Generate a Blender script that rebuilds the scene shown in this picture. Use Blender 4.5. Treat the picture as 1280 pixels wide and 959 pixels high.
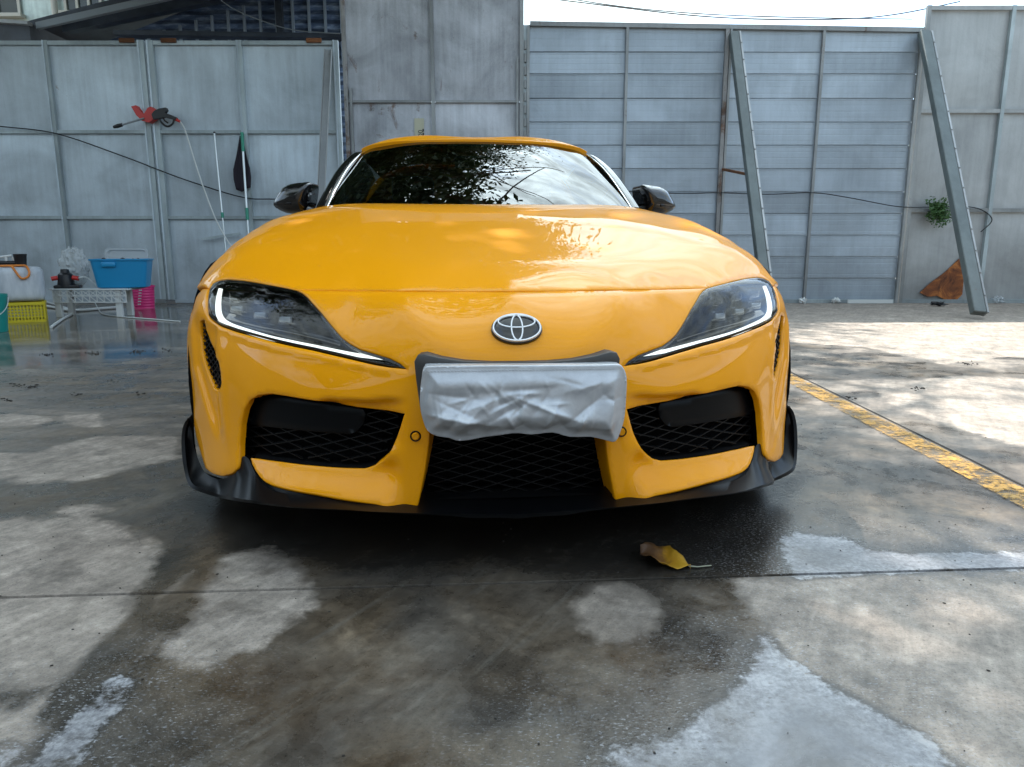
import bpy, bmesh, math, random
import numpy as np
from mathutils import Vector, Matrix, geometry
random.seed(7); RNG = np.random.default_rng(7)
for o in list(bpy.data.objects): bpy.data.objects.remove(o)
SC = bpy.context.scene; COL = SC.collection
R = math.radians
# ------------------------------------------------------------ camera
F = 890.0; CX = 640.0; CY = 479.5; H = .74; PITCH = R(10.7)      # photo pixels (1280 x 959)
cam = bpy.data.cameras.new('camera'); camo = bpy.data.objects.new('camera', cam); COL.objects.link(camo)
cam.sensor_fit = 'HORIZONTAL'; cam.sensor_width = 36.0; cam.lens = F/1280*36.0
cam.clip_start = .05; cam.clip_end = 3000
camo.location = (0, 0, H); camo.rotation_euler = (math.pi/2-PITCH, 0, 0); SC.camera = camo
# ------------------------------------------------------------ sky, sun, exposure
SUN_EL = R(53); SUN_AZ = R(-12)                   # azimuth measured from +Y, negative to the left
W = bpy.data.worlds.new('World'); SC.world = W; W.use_nodes = True
nt = W.node_tree; nt.nodes.clear()
N = nt.nodes.new; L = nt.links.new
sky = N('ShaderNodeTexSky'); sky.sky_type = 'NISHITA'; sky.sun_disc = False
sky.sun_elevation = SUN_EL; sky.sun_rotation = SUN_AZ; sky.air_density = 1.0; sky.dust_density = .05; sky.ozone_density = 1.0
tc = N('ShaderNodeTexCoord'); mp = N('ShaderNodeMapping'); mp.inputs['Scale'].default_value = (1.0, 1.0, 2.2)
L(tc.outputs['Generated'], mp.inputs['Vector'])
cn = N('ShaderNodeTexNoise'); cn.inputs['Scale'].default_value = 2.6; cn.inputs['Detail'].default_value = 9; cn.inputs['Roughness'].default_value = .62; cn.inputs['Distortion'].default_value = .5
L(mp.outputs[0], cn.inputs['Vector'])
cr = N('ShaderNodeValToRGB'); cr.color_ramp.elements[0].position = .24; cr.color_ramp.elements[1].position = .54
L(cn.outputs['Fac'], cr.inputs[0])
mx = N('ShaderNodeMix'); mx.data_type = 'RGBA'; mx.inputs[7].default_value = (3.5, 3.55, 3.45, 1)
# thin cloud is brighter toward the sun (forward scattering)
dt = N('ShaderNodeVectorMath'); dt.operation = 'DOT_PRODUCT'; dt.inputs[1].default_value = (math.cos(SUN_EL)*math.sin(SUN_AZ), math.cos(SUN_EL)*math.cos(SUN_AZ), math.sin(SUN_EL))
L(tc.outputs['Generated'], dt.inputs[0])
pw_ = N('ShaderNodeMath'); pw_.operation = 'POWER'; mxm = N('ShaderNodeMath'); mxm.operation = 'MAXIMUM'; mxm.inputs[1].default_value = 0.0
L(dt.outputs['Value'], mxm.inputs[0]); L(mxm.outputs[0], pw_.inputs[0]); pw_.inputs[1].default_value = 5.0
ma_ = N('ShaderNodeMath'); ma_.operation = 'MULTIPLY_ADD'; L(pw_.outputs[0], ma_.inputs[0]); ma_.inputs[1].default_value = 3.2; ma_.inputs[2].default_value = 1.0
cs_ = N('ShaderNodeVectorMath'); cs_.operation = 'SCALE'; cs_.inputs[0].default_value = (1.48, 1.76, 1.86); c2 = N('ShaderNodeTexNoise'); c2.inputs['Scale'].default_value = 5.5; c2.inputs['Detail'].default_value = 9; c2.inputs['Roughness'].default_value = .66; c2.inputs['Distortion'].default_value = 1.1
m2 = N('ShaderNodeMapping'); m2.inputs['Scale'].default_value = (.7, 1.0, 2.6); L(tc.outputs['Generated'], m2.inputs['Vector']); L(m2.outputs[0], c2.inputs['Vector'])
mr = N('ShaderNodeMapRange'); mr.inputs[1].default_value = .35; mr.inputs[2].default_value = .65; mr.inputs[3].default_value = .55; mr.inputs[4].default_value = 1.4; L(c2.outputs['Fac'], mr.inputs[0])
mm = N('ShaderNodeMath'); mm.operation = 'MULTIPLY'; L(ma_.outputs[0], mm.inputs[0]); L(mr.outputs[0], mm.inputs[1]); L(mm.outputs[0], cs_.inputs['Scale']); L(cs_.outputs[0], mx.inputs[7])
L(cr.outputs[0], mx.inputs[0]); L(sky.outputs[0], mx.inputs[6])
bg = N('ShaderNodeBackground'); bg.inputs['Strength'].default_value = .15
wo = N('ShaderNodeOutputWorld'); L(mx.outputs[2], bg.inputs[0]); L(bg.outputs[0], wo.inputs[0])
sl = bpy.data.lights.new('sun', 'SUN'); sl.energy = 2.1; sl.angle = R(.55); sl.color = (1, .95, .87)
so = bpy.data.objects.new('sun', sl); COL.objects.link(so)
sd = Vector((math.cos(SUN_EL)*math.sin(SUN_AZ), math.cos(SUN_EL)*math.cos(SUN_AZ), math.sin(SUN_EL)))
so.rotation_euler = sd.to_track_quat('Z', 'Y').to_euler()
so.location = (-3, 14, 25)
SC.render.engine = 'CYCLES'
vs = SC.view_settings; vs.view_transform = 'Standard'; vs.look = 'None'; vs.exposure = 2.32; vs.gamma = 1; vs.use_curve_mapping = False
SC.cycles.max_bounces = 10; SC.cycles.transparent_max_bounces = 16; SC.cycles.glossy_bounces = 5
SC.cycles.caustics_reflective = False; SC.cycles.caustics_refractive = False
# ------------------------------------------------------------ pixel helpers (a pixel gives a direction only)
CP, SP = math.cos(PITCH), math.sin(PITCH)
def ray(u, v):
    a = (u-CX)/F; b = -(v-CY)/F
    return np.array([a, CP+b*SP, -SP+b*CP])
EYE = np.array([0, 0, H])
def ground_pt(u, v, z=0.0):
    r = ray(u, v); return EYE+r*((z-H)/r[2])
def at_Y(u, v, Y):
    r = ray(u, v); return EYE+r*(Y/r[1])
TH = R(5.0); P0 = np.array([.016, 1.52]); CT, ST = math.cos(TH), math.sin(TH)
def to_car(p):
    d = (p[0]-P0[0], p[1]-P0[1]); return np.array([d[0]*CT+d[1]*ST, -d[0]*ST+d[1]*CT, p[2]])
def car_ray(u, v):
    o = to_car(EYE); r = ray(u, v)
    return o, np.array([r[0]*CT+r[1]*ST, -r[0]*ST+r[1]*CT, r[2]])
def car_y(u, v, y):
    o, d = car_ray(u, v); return o+d*((y-o[1])/d[1])
# ------------------------------------------------------------ mesh helpers
def link(o, parent=None):
    COL.objects.link(o)
    if parent is not None: o.parent = parent
    return o
def mesh(name, verts, faces, mat=None, parent=None, smooth=False, loc=None):
    me = bpy.data.meshes.new(name)
    me.from_pydata([tuple(map(float, v)) for v in verts], [], [tuple(map(int, f)) for f in faces]); me.update()
    if smooth: me.polygons.foreach_set('use_smooth', [True]*len(me.polygons))
    if mat: me.materials.append(mat)
    o = bpy.data.objects.new(name, me)
    if loc is not None: o.location = loc
    return link(o, parent)
def from_bm(name, bm, mat=None, parent=None, smooth=False, sharp=None):
    me = bpy.data.meshes.new(name)
    bmesh.ops.recalc_face_normals(bm, faces=bm.faces[:])
    bm.to_mesh(me); bm.free()
    if smooth:
        me.polygons.foreach_set('use_smooth', [True]*len(me.polygons))
        me.set_sharp_from_angle(angle=R(sharp or 40))
    if mat: me.materials.append(mat)
    return link(bpy.data.objects.new(name, me), parent)
def empty(name, label, cat, loc=(0, 0, 0), rz=0, group=None):
    o = bpy.data.objects.new(name, None); o.empty_display_size = .1; COL.objects.link(o)
    o.location = loc; o.rotation_euler = (0, 0, rz); tag(o, label, cat, group); return o
def tag(o, label, cat, group=None, kind=None):
    o['label'] = label; o['category'] = cat
    if group: o['group'] = group
    if kind: o['kind'] = kind
    return o
def struct(o, kind='structure', label=None):
    o['kind'] = kind
    if label: o['label'] = label
    return o
def bm_box(bm, lo, hi, bevel=0):
    x0, y0, z0 = lo; x1, y1, z1 = hi
    vs = [bm.verts.new(p) for p in ((x0,y0,z0),(x1,y0,z0),(x1,y1,z0),(x0,y1,z0),(x0,y0,z1),(x1,y0,z1),(x1,y1,z1),(x0,y1,z1))]
    fs = [bm.faces.new([vs[i] for i in q]) for q in ((0,3,2,1),(4,5,6,7),(0,1,5,4),(1,2,6,5),(2,3,7,6),(3,0,4,7))]
    if bevel:
        es = list({e for f in fs for e in f.edges})
        bmesh.ops.bevel(bm, geom=es, offset=bevel, segments=2, affect='EDGES', profile=.5)
    return vs
def bar(bm, a, b, w, d, up=(0, 0, 1), bevel=0):
    """box beam from a to b: w wide across (perpendicular to up), d deep along up"""
    a, b = Vector(a), Vector(b); t = (b-a).normalized(); u = Vector(up)
    s = t.cross(u).normalized(); n = s.cross(t).normalized()
    vs = []
    for p in (a, b):
        for i, j in ((-1,-1),(1,-1),(1,1),(-1,1)): vs.append(bm.verts.new(p+s*(i*w/2)+n*(j*d/2)))
    fs = [bm.faces.new([vs[i] for i in q]) for q in ((0,1,2,3),(7,6,5,4),(0,4,5,1),(1,5,6,2),(2,6,7,3),(3,7,4,0))]
    if bevel:
        es = list({e for f in fs for e in f.edges})
        bmesh.ops.bevel(bm, geom=es, offset=bevel, segments=1, affect='EDGES')
def bar_obj(name, a, b, w, d, mat, parent=None, up=(0, -1, 0), bevel=0):
    bm = bmesh.new(); bar(bm, a, b, w, d, up, bevel); return from_bm(name, bm, mat, parent)
def tube(bm, pts, r, seg=8, caps=True):
    pts = [Vector(p) for p in pts]; n = len(pts)
    rr = r if hasattr(r, '__len__') else [r]*n
    t = (pts[1]-pts[0]).normalized(); ref = Vector((0, 0, 1)) if abs(t.z) < .9 else Vector((1, 0, 0))
    s = t.cross(ref).normalized(); rings = []
    for i, p in enumerate(pts):
        t = (pts[min(i+1, n-1)]-pts[max(i-1, 0)]).normalized()
        s = (s-t*s.dot(t)).normalized(); q = t.cross(s)
        rings.append([bm.verts.new(p+(s*math.cos(k*2*math.pi/seg)+q*math.sin(k*2*math.pi/seg))*rr[i]) for k in range(seg)])
    for i in range(n-1):
        for k in range(seg):
            bm.faces.new((rings[i][k], rings[i][(k+1) % seg], rings[i+1][(k+1) % seg], rings[i+1][k]))
    if caps: bm.faces.new(rings[0][::-1]); bm.faces.new(rings[-1])
def tube_obj(name, pts, r, mat, parent=None, seg=8):
    bm = bmesh.new(); tube(bm, pts, r, seg); return from_bm(name, bm, mat, parent, True, 60)
def lathe(bm, prof, seg=24, c=(0, 0, 0), sq=0):
    """profile of (r, z) turned round z; returns nothing"""
    rings = []
    for r, z in prof:
        ring = []
        for k in range(seg):
            a = 2*math.pi*k/seg; ca, sa = math.cos(a), math.sin(a)
            ring.append(bm.verts.new((c[0]+r*ca, c[1]+r*sa, c[2]+z)))
        rings.append(ring)
    for i in range(len(rings)-1):
        for k in range(seg):
            bm.faces.new((rings[i][k], rings[i][(k+1) % seg], rings[i+1][(k+1) % seg], rings[i+1][k]))
    return rings
def smooth_path(pts, n=8, closed=False):
    P = [np.array(p, float) for p in pts]; out = []; m = len(P)
    rng = range(m) if closed else range(m-1)
    for i in rng:
        if closed: a, b, c, d = P[i-1], P[i], P[(i+1) % m], P[(i+2) % m]
        else: a, b, c, d = P[max(i-1, 0)], P[i], P[i+1], P[min(i+2, m-1)]
        for k in range(n):
            t = k/n
            out.append(.5*((2*b)+(-a+c)*t+(2*a-5*b+4*c-d)*t*t+(-a+3*b-3*c+d)*t**3))
    if not closed: out.append(P[-1])
    return out
# ------------------------------------------------------------ materials
def mat(name, color=(.5,.5,.5), rough=.5, metal=0, spec=.5, coat=0, **kw):
    m = bpy.data.materials.new(name); m.use_nodes = True
    b = m.node_tree.nodes['Principled BSDF']
    b.inputs['Base Color'].default_value = (*color, 1); b.inputs['Roughness'].default_value = rough
    b.inputs['Metallic'].default_value = metal; b.inputs['Specular IOR Level'].default_value = spec
    b.inputs['Coat Weight'].default_value = coat; b.inputs['Coat Roughness'].default_value = kw.get('coat_rough', .02)
    if 'emit' in kw:
        b.inputs['Emission Color'].default_value = (*kw['emit'], 1); b.inputs['Emission Strength'].default_value = kw.get('estr', 1)
    if 'trans' in kw: b.inputs['Transmission Weight'].default_value = kw['trans']
    if 'alpha' in kw: b.inputs['Alpha'].default_value = kw['alpha']
    return m
class NB:
    """small node-tree builder"""
    def __init__(s, m): s.t = m.node_tree; s.b = s.t.nodes['Principled BSDF']
    def n(s, typ, **kw):
        x = s.t.nodes.new(typ)
        for k, v in kw.items(): setattr(x, k, v)
        return x
    def l(s, a, b): s.t.links.new(a, b)
    def coord(s, scale=(1,1,1), kind='Object', rot=(0,0,0)):
        t = s.n('ShaderNodeTexCoord'); m = s.n('ShaderNodeMapping'); m.inputs['Scale'].default_value = scale; m.inputs['Rotation'].default_value = rot
        s.l(t.outputs[kind], m.inputs[0]); return m.outputs[0]
    def grain(s, along, across, ang):
        """object coordinates stretched along a direction in the ground plane"""
        t = s.n('ShaderNodeTexCoord'); m = s.n('ShaderNodeMapping', vector_type='TEXTURE'); m.inputs['Rotation'].default_value = (0, 0, ang); m.inputs['Scale'].default_value = (along, across, 1)
        s.l(t.outputs['Object'], m.inputs[0]); return m.outputs[0]
    def noise(s, vec, scale, detail=4, rough=.5, dist=0):
        x = s.n('ShaderNodeTexNoise'); x.inputs['Scale'].default_value = scale; x.inputs['Detail'].default_value = detail
        x.inputs['Roughness'].default_value = rough; x.inputs['Distortion'].default_value = dist
        if vec is not None: s.l(vec, x.inputs['Vector'])
        return x.outputs['Fac']
    def ramp(s, f, stops):
        x = s.n('ShaderNodeValToRGB'); e = x.color_ramp.elements
        while len(e) < len(stops): e.new(.5)
        for i, (p, c) in enumerate(stops):
            e[i].position = p; e[i].color = (*c, 1) if hasattr(c, '__len__') else (c, c, c, 1)
        s.l(f, x.inputs[0]); return x.outputs[0]
    def mix(s, f, a, b, blend='MIX'):
        x = s.n('ShaderNodeMix', data_type='RGBA', blend_type=blend)
        for sock, val in ((x.inputs[0], f), (x.inputs[6], a), (x.inputs[7], b)):
            if hasattr(val, 'links') or hasattr(val, 'is_linked'): s.l(val, sock)
            elif hasattr(val, '__len__'): sock.default_value = (*val, 1)
            else: sock.default_value = val
        return x.outputs[2]
    def math(s, op, a, b=0.0, c=None, clamp=False):
        x = s.n('ShaderNodeMath', operation=op, use_clamp=clamp)
        for i, val in enumerate((a, b) if c is None else (a, b, c)):
            if hasattr(val, 'is_linked'): s.l(val, x.inputs[i])
            else: x.inputs[i].default_value = val
        return x.outputs[0]
    def bump(s, h, strength=.3, dist=.01):
        x = s.n('ShaderNodeBump'); x.inputs['Strength'].default_value = strength; x.inputs['Distance'].default_value = dist
        s.l(h, x.inputs['Height']); s.l(x.outputs[0], s.b.inputs['Normal']); return x
    def attr(s, name):
        x = s.n('ShaderNodeAttribute', attribute_name=name); return x.outputs['Fac']
def thin_glass(name, tint=(1,1,1), rough=0.0, ior=1.5, body=None):
    m = bpy.data.materials.new(name); m.use_nodes = True; t = m.node_tree; t.nodes.clear()
    tr = t.nodes.new('ShaderNodeBsdfTransparent'); tr.inputs[0].default_value = (*tint, 1)
    gl = t.nodes.new('ShaderNodeBsdfGlossy'); gl.inputs['Roughness'].default_value = rough
    fr = t.nodes.new('ShaderNodeFresnel'); fr.inputs[0].default_value = ior
    mxs = t.nodes.new('ShaderNodeMixShader'); out = t.nodes.new('ShaderNodeOutputMaterial')
    t.links.new(fr.outputs[0], mxs.inputs[0]); t.links.new(tr.outputs[0], mxs.inputs[1]); t.links.new(gl.outputs[0], mxs.inputs[2])
    t.links.new(mxs.outputs[0], out.inputs[0]); return m
# ============================================================ GROUND
YF = 9.95                                             # the line of the fence and gate
def fX(u, v=165, Y=YF): return float(at_Y(u, v, Y)[0])
def fZ(v, u=640, Y=YF): return float(at_Y(u, v, Y)[2])
ja, jb = ground_pt(0, 747), ground_pt(1280, 710)      # the slab joint in front of the car
JA = math.atan2(jb[1]-ja[1], jb[0]-ja[0]); JC = (ja+jb)/2
def axis_cells(fine_lo, fine_hi, step, far, extra=()):
    a = list(np.arange(fine_lo, fine_hi+1e-6, step)); s = step; x = fine_lo
    while x > -far: s *= 1.22; x -= s; a.insert(0, x)
    s = step; x = a[-1]
    while x < far: s *= 1.22; x += s; a.append(x)
    a = [q for q in a if all(abs(q-e) > .011 for e in extra)]
    for e in extra: a += [e-.006, e-.0022, e+.0022, e+.006]
    return np.array(sorted(a))
gx = axis_cells(-3.2, 3.2, .032, 400); gy = axis_cells(-.9, 3.4, .03, 400, extra=(0.0,))
GX, GY = np.meshgrid(gx, gy); ca, sa = math.cos(JA), math.sin(JA)
WX = JC[0]+GX*ca-GY*sa; WY = JC[1]+GX*sa+GY*ca
GZ = np.where(np.abs(GY) < .003, -.012, 0.0)
def poly_sd(poly, X, Y):
    """signed distance, positive inside"""
    P = np.array(poly); d = np.full(X.shape, 1e9); ins = np.zeros(X.shape, bool); n = len(P)
    for i in range(n):
        a, b = P[i], P[(i+1) % n]; e = b-a
        t = np.clip(((X-a[0])*e[0]+(Y-a[1])*e[1])/(e@e+1e-12), 0, 1)
        d = np.minimum(d, np.hypot(X-a[0]-t*e[0], Y-a[1]-t*e[1]))
        c = ((a[1] > Y) != (b[1] > Y)) & (X < (b[0]-a[0])*(Y-a[1])/(b[1]-a[1]+1e-12)+a[0]); ins ^= c
    return np.where(ins, d, -d)
def G(pts): return [ground_pt(u, v)[:2] for u, v in pts]
dry_sunlit = [G([(-400,640),(60,648),(140,652),(183,676),(196,700),(188,728),(165,760),(140,800),(108,850),(70,905),(20,959),(-300,1000)]),
       G([(292,692),(330,684),(368,700),(392,738),(384,762),(356,784),(318,806),(266,831),(232,824),(200,820),(228,786),(248,744),(262,716)]),  # sun patch between the leaves, painted as paler concrete
       G([(905,726),(985,724),(1280,713),(1700,700),(1800,1100),(1300,1050),(1205,965),(1150,921),(1062,871),(990,832),(962,792),(940,760)]),
       G([(960,376),(1900,376),(2000,470),(1260,446),(1180,456),(1080,434),(985,428)]),
       G([(1090,480),(1200,470),(1500,480),(1600,580),(1280,560),(1180,530),(1110,506)]),
       G([(238,712),(248,712),(152,842),(136,842)]), G([(222,735),(229,735),(172,800),(160,800)]),
       G([(70,640),(90,632),(118,630),(134,636),(120,644),(90,648)]),
       G([(-200,514),(30,517),(76,524),(40,533),(-200,540)]),
       G([(-200,560),(40,566),(120,544),(226,545),(222,572),(150,590),(100,602),(50,604),(-200,592)]),
       G([(70,520),(120,518),(135,532),(90,536)])]
foam = [G([(760,966),(768,936),(830,926),(868,898),(902,880),(932,846),(946,800),(958,792),(986,830),(1060,870),(1150,920),(1204,964),(1000,1100)]),
        G([(972,668),(1010,668),(1052,672),(1084,684),(1130,692),(1280,690),(1400,684),(1400,706),(1280,710),(1100,716),(990,723),(984,700)]),
        G([(28,966),(70,926),(110,880),(150,846),(166,852),(150,880),(128,902),(98,945),(84,970)]),
        G([(0,930),(18,928),(10,959),(0,962)])]
tracks = [G([(250,716),(262,716),(120,880),(84,880)]), G([(205,748),(230,738),(150,810),(70,905),(40,940),(60,880),(130,800)]),
          G([(0,862),(30,858),(40,872),(22,886),(0,888)])]
pools = [G([(-600,388),(236,384),(250,440),(160,452),(60,462),(-600,480)])]
faint = [G([(718,765),(724,745),(748,731),(782,728),(815,742),(830,768),(822,790),(790,802),(756,803),(730,790)]), G([(1030,786),(1040,781),(1050,786),(1050,794),(1040,797),(1031,792)])]
soak_shade = [G([(236,618),(1004,596),(990,640),(986,716),(900,728),(700,722),(600,700),(520,712),(430,716),(360,690),(330,700),(275,690)]), G([(160,700),(210,690),(235,650),(245,690),(200,735),(180,730)])]  # shade under the car's nose put into the colour, with a wet gloss
def classes(polys):
    s = np.full(WX.shape, -9.0)
    for p in polys: s = np.maximum(s, poly_sd(p, WX, WY))
    return np.clip(s, -2, 2)
ny, nx = WX.shape
idx = np.arange(nx*ny).reshape(ny, nx)
gfaces = np.stack([idx[:-1,:-1], idx[:-1,1:], idx[1:,1:], idx[1:,:-1]], -1).reshape(-1, 4)
gme = bpy.data.meshes.new('ground'); gme.from_pydata(np.stack([WX, WY, GZ], -1).reshape(-1, 3).tolist(), [], gfaces.tolist()); gme.update()
for nm, pl in (('dry_sunlit', dry_sunlit), ('foam', foam), ('track', tracks), ('pool', pools), ('faint', faint), ('soak_shade', soak_shade)):
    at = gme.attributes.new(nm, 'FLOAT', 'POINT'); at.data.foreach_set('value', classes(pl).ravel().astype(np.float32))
at = gme.attributes.new('joint', 'FLOAT', 'POINT'); at.data.foreach_set('value', (np.abs(GY) < .003).astype(np.float32).ravel())
mg = mat('wet_concrete', (.2,.2,.2), .3); q = NB(mg)
co = q.coord(); n1 = q.noise(co, 1.6, 5, .6, .4); n2 = q.noise(co, 14, 5, .65); n3 = q.noise(co, 90, 4, .7); n4 = q.noise(co, 5.0, 6, .6, .6)
cst = q.grain(.9, .12, R(58)); nst = q.noise(cst, 1.6, 6, .68, .5)            # long scuffs
far = q.n('ShaderNodeSeparateXYZ'); q.l(q.coord(), far.inputs[0])
wob = q.math('MULTIPLY_ADD', n2, .10, -.05); wob2 = q.math('MULTIPLY_ADD', n3, .026, -.013); w = q.math('ADD', wob, wob2)
wbig = q.math('MULTIPLY_ADD', n4, .22, -.11)
def mask(nm, soft, off=0.0, amp=1.0, big=0.0):
    a = q.math('ADD', q.attr(nm), q.math('MULTIPLY', w, amp)); a = q.math('ADD', a, q.math('MULTIPLY_ADD', wbig, big, off))
    return q.math('MULTIPLY_ADD', a, 1/soft, .5, clamp=True)
mdry_sunlit = mask('dry_sunlit', .04, -.002, 1.0, .30); mfoam = mask('foam', .012, 0, 1.05); mtrk = mask('track', .025, .01, .8)
mfin = mask('foam', .10, -.065, .9, .3)                      # thicker, bluer water away from the frothy edge
strk = q.coord((.55, 1.6, 1), rot=(0, 0, R(8))); ns = q.noise(strk, 1.5, 6, .62, .5)
autod = q.ramp(ns, [(.46, 0.0), (.66, 1.0)])
fary = q.math('MULTIPLY_ADD', far.outputs['Y'], .8, -1.6, clamp=True)
mdry_sunlit = q.math('MAXIMUM', mdry_sunlit, q.math('MULTIPLY', q.math('MULTIPLY', autod, fary), .8))
mdry_sunlit = q.math('MULTIPLY', mdry_sunlit, q.math('SUBTRACT', 1.0, mtrk))
mdry_sunlit = q.math('MULTIPLY', mdry_sunlit, q.ramp(q.noise(co, 8, 6, .7, .8), [(.30, .45), (.50, 1.0)]))
mdry_sunlit = q.math('MAXIMUM', mdry_sunlit, q.math('MULTIPLY', mask('faint', .03, 0, .6, .1), .5))
msoak_shade = mask('soak_shade', .07, 0, 1.2, .6)
damp_c = q.ramp(q.math('ADD', q.math('MULTIPLY', n1, .45), q.math('ADD', q.math('MULTIPLY', n4, .4), q.math('MULTIPLY', n2, .15))), [(.36, (.029,.025,.021)), (.46, (.062,.053,.044)), (.54, (.094,.080,.065)), (.64, (.165,.141,.112))])
tint = q.ramp(q.noise(co, 2.3, 3, .5, .6), [(.42, (1,1,1)), (.62, (1.12,.98,.80))]); damp_c = q.mix(1.0, damp_c, tint, 'MULTIPLY')
damp_c = q.mix(q.ramp(nst, [(.54, 0.0), (.72, .6)]), damp_c, (.14,.128,.11))
damp_c = q.mix(q.math('MULTIPLY', msoak_shade, .75), damp_c, (.020,.018,.016))
dry_sunlit_c = q.ramp(q.math('ADD', q.math('MULTIPLY', n4, .45), q.math('ADD', q.math('MULTIPLY', n2, .35), q.math('MULTIPLY', nst, .2))), [(.36, (.185,.155,.128)), (.5, (.285,.24,.20)), (.62, (.415,.352,.295))])
foam_c = q.ramp(q.math('ADD', q.math('MULTIPLY', n2, .5), q.math('MULTIPLY', n3, .5)), [(.36, (.11,.11,.12)), (.48, (.25,.25,.265)), (.60, (.46,.46,.475))])
fin_c = q.ramp(n4, [(.38, (.055,.056,.066)), (.50, (.115,.117,.132)), (.62, (.23,.232,.25))])
foam_c = q.mix(q.math('MULTIPLY', mfin, .8), foam_c, fin_c)
c = q.mix(mdry_sunlit, damp_c, dry_sunlit_c)
fst = q.noise(q.grain(.28, .035, R(62)), 1.0, 6, .72, .4); fgr = q.noise(co, 38, 8, .78)
c = q.mix(1.0, c, q.ramp(q.math('ADD', q.math('MULTIPLY', fst, .38), q.math('MULTIPLY', fgr, .62)), [(.35, .62), (.5, 1.0), (.65, 1.42)]), 'MULTIPLY')
spk = q.ramp(q.noise(co, 210, 3, .6), [(.30, .60), (.45, 1.0), (.70, 1.0), (.80, 1.45)])
c = q.mix(1.0, c, spk, 'MULTIPLY')
pits = q.n('ShaderNodeTexVoronoi'); pits.inputs['Scale'].default_value = 26; q.l(co, pits.inputs['Vector'])
pm = q.ramp(pits.outputs['Distance'], [(.035, .35), (.075, 1.0)])
pmk = q.ramp(q.noise(co, 3.3, 3, .5), [(.52, 0.0), (.6, 1.0)])
c = q.mix(pmk, c, q.mix(1.0, c, pm, 'MULTIPLY'))
hol = q.n('ShaderNodeTexVoronoi'); hol.inputs['Scale'].default_value = 48; q.l(q.coord((1, 1.7, 1)), hol.inputs['Vector'])
holes = q.ramp(hol.outputs['Distance'], [(.10, 0.0), (.20, 1.0)])
holes = q.math('MAXIMUM', holes, q.ramp(q.noise(co, 5.5, 4, .6), [(.40, 1.0), (.52, 0.0)]))
mfoam = q.math('MULTIPLY', mfoam, q.math('MAXIMUM', holes, mfin))
# stray froth flecks round the puddles
flk = q.math('MULTIPLY', mask('foam', .30, .16, 1.0), q.ramp(q.noise(q.coord((1, 2.2, 1)), 120, 3, .6), [(.585, 0.0), (.615, .95)]))
mfoam = q.math('MAXIMUM', mfoam, flk)
rim = q.math('SUBTRACT', mask('foam', .012, .014, .6), mask('foam', .010, 0, .6), clamp=True)
c = q.mix(q.math('MULTIPLY', rim, .55), c, (.03,.028,.026))
cov = q.ramp(q.noise(co, 4.2, 7, .66, .9), [(.36, .42), (.56, .95)]); mfoam = q.math('MULTIPLY', mfoam, cov)
c = q.mix(q.math('MULTIPLY', mfoam, .92), c, foam_c)
c = q.mix(q.math('MULTIPLY', q.attr('joint'), .6), c, (.012,.011,.010))
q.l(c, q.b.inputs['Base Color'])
rw = q.ramp(q.math('ADD', q.math('MULTIPLY', n4, .6), q.math('MULTIPLY', n2, .4)), [(.38, .13), (.48, .30), (.60, .55)])
mpool = mask('pool', .5, 0, 1.0, 1.5); mdry_sunlit = q.math('MULTIPLY', mdry_sunlit, q.math('MULTIPLY_ADD', mpool, -.8, 1.0)); rough = q.mix(mdry_sunlit, rw, (.75,.75,.75)); rough = q.mix(q.math('MULTIPLY', mpool, .85), rough, (.05,.05,.05)); rough = q.mix(q.math('MULTIPLY', msoak_shade, .8), rough, (.10,.10,.10)); rough = q.mix(mfoam, rough, (.18,.18,.18))
q.l(rough, q.b.inputs['Roughness'])
hgt = q.math('ADD', q.math('MULTIPLY', n3, .5), q.math('MULTIPLY', n2, .5))
bp = q.bump(hgt, .22, .006)
q.l(q.math('MULTIPLY', q.math('MULTIPLY_ADD', mpool, -.85, 1.0), q.math('MULTIPLY_ADD', mfoam, -.10, .26)), bp.inputs['Strength'])
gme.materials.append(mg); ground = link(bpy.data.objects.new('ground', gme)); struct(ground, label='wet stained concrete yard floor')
# worn yellow bay line: a painted strip 4 mm above the concrete
yl = [ground_pt(u, v) for u, v in ((930,438),(992,468),(1100,522),(1280,612),(1500,722))]; yr = [ground_pt(u, v) for u, v in ((930,452),(992,484),(1100,543),(1280,637),(1460,730))]
# fit one straight line to it
a0 = (yl[1]+yr[1])/2; a1 = (yl[3]+yr[3])/2; t = (a1-a0)/np.linalg.norm(a1-a0); nrm = np.array([-t[1], t[0], 0]); hw = .058
a0 = a0-t*3.2; a1 = a1+t*1.2
vv = []; nseg = 80
for i in range(nseg+1):
    p = a0+(a1-a0)*i/nseg
    for k in range(5): vv.append(p+nrm*hw*(k/2-1)+np.array([0,0,.004]))
ff = [(i*5+k, i*5+k+1, i*5+k+6, i*5+k+5) for i in range(nseg) for k in range(4)]
my = mat('worn_yellow_paint', (.55,.36,.06), .45); q = NB(my); co = q.coord()
nn = q.math('ADD', q.math('MULTIPLY', q.noise(co, 12, 6, .7), .6), q.math('MULTIPLY', q.noise(co, 70, 4, .7), .4))
q.l(q.ramp(nn, [(.35, (.30,.19,.06)), (.55, (.50,.265,.03)), (.7, (.55,.36,.11))]), q.b.inputs['Base Color'])
q.l(q.ramp(nn, [(.43, .05), (.56, .9)]), q.b.inputs['Alpha'])
ln = mesh('painted_bay_line', vv, ff, my); struct(ln, label='worn yellow parking line')
jn = nrm*(hw+.022) if nrm[0]+nrm[1] > 0 else -nrm*(hw+.022)
jv_ = []
for i in range(41):
    p = a0+(a1-a0)*i/40
    for k_ in (-1, 1): jv_.append(p+jn+nrm*.004*k_+np.array([0, 0, .0025]))
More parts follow.
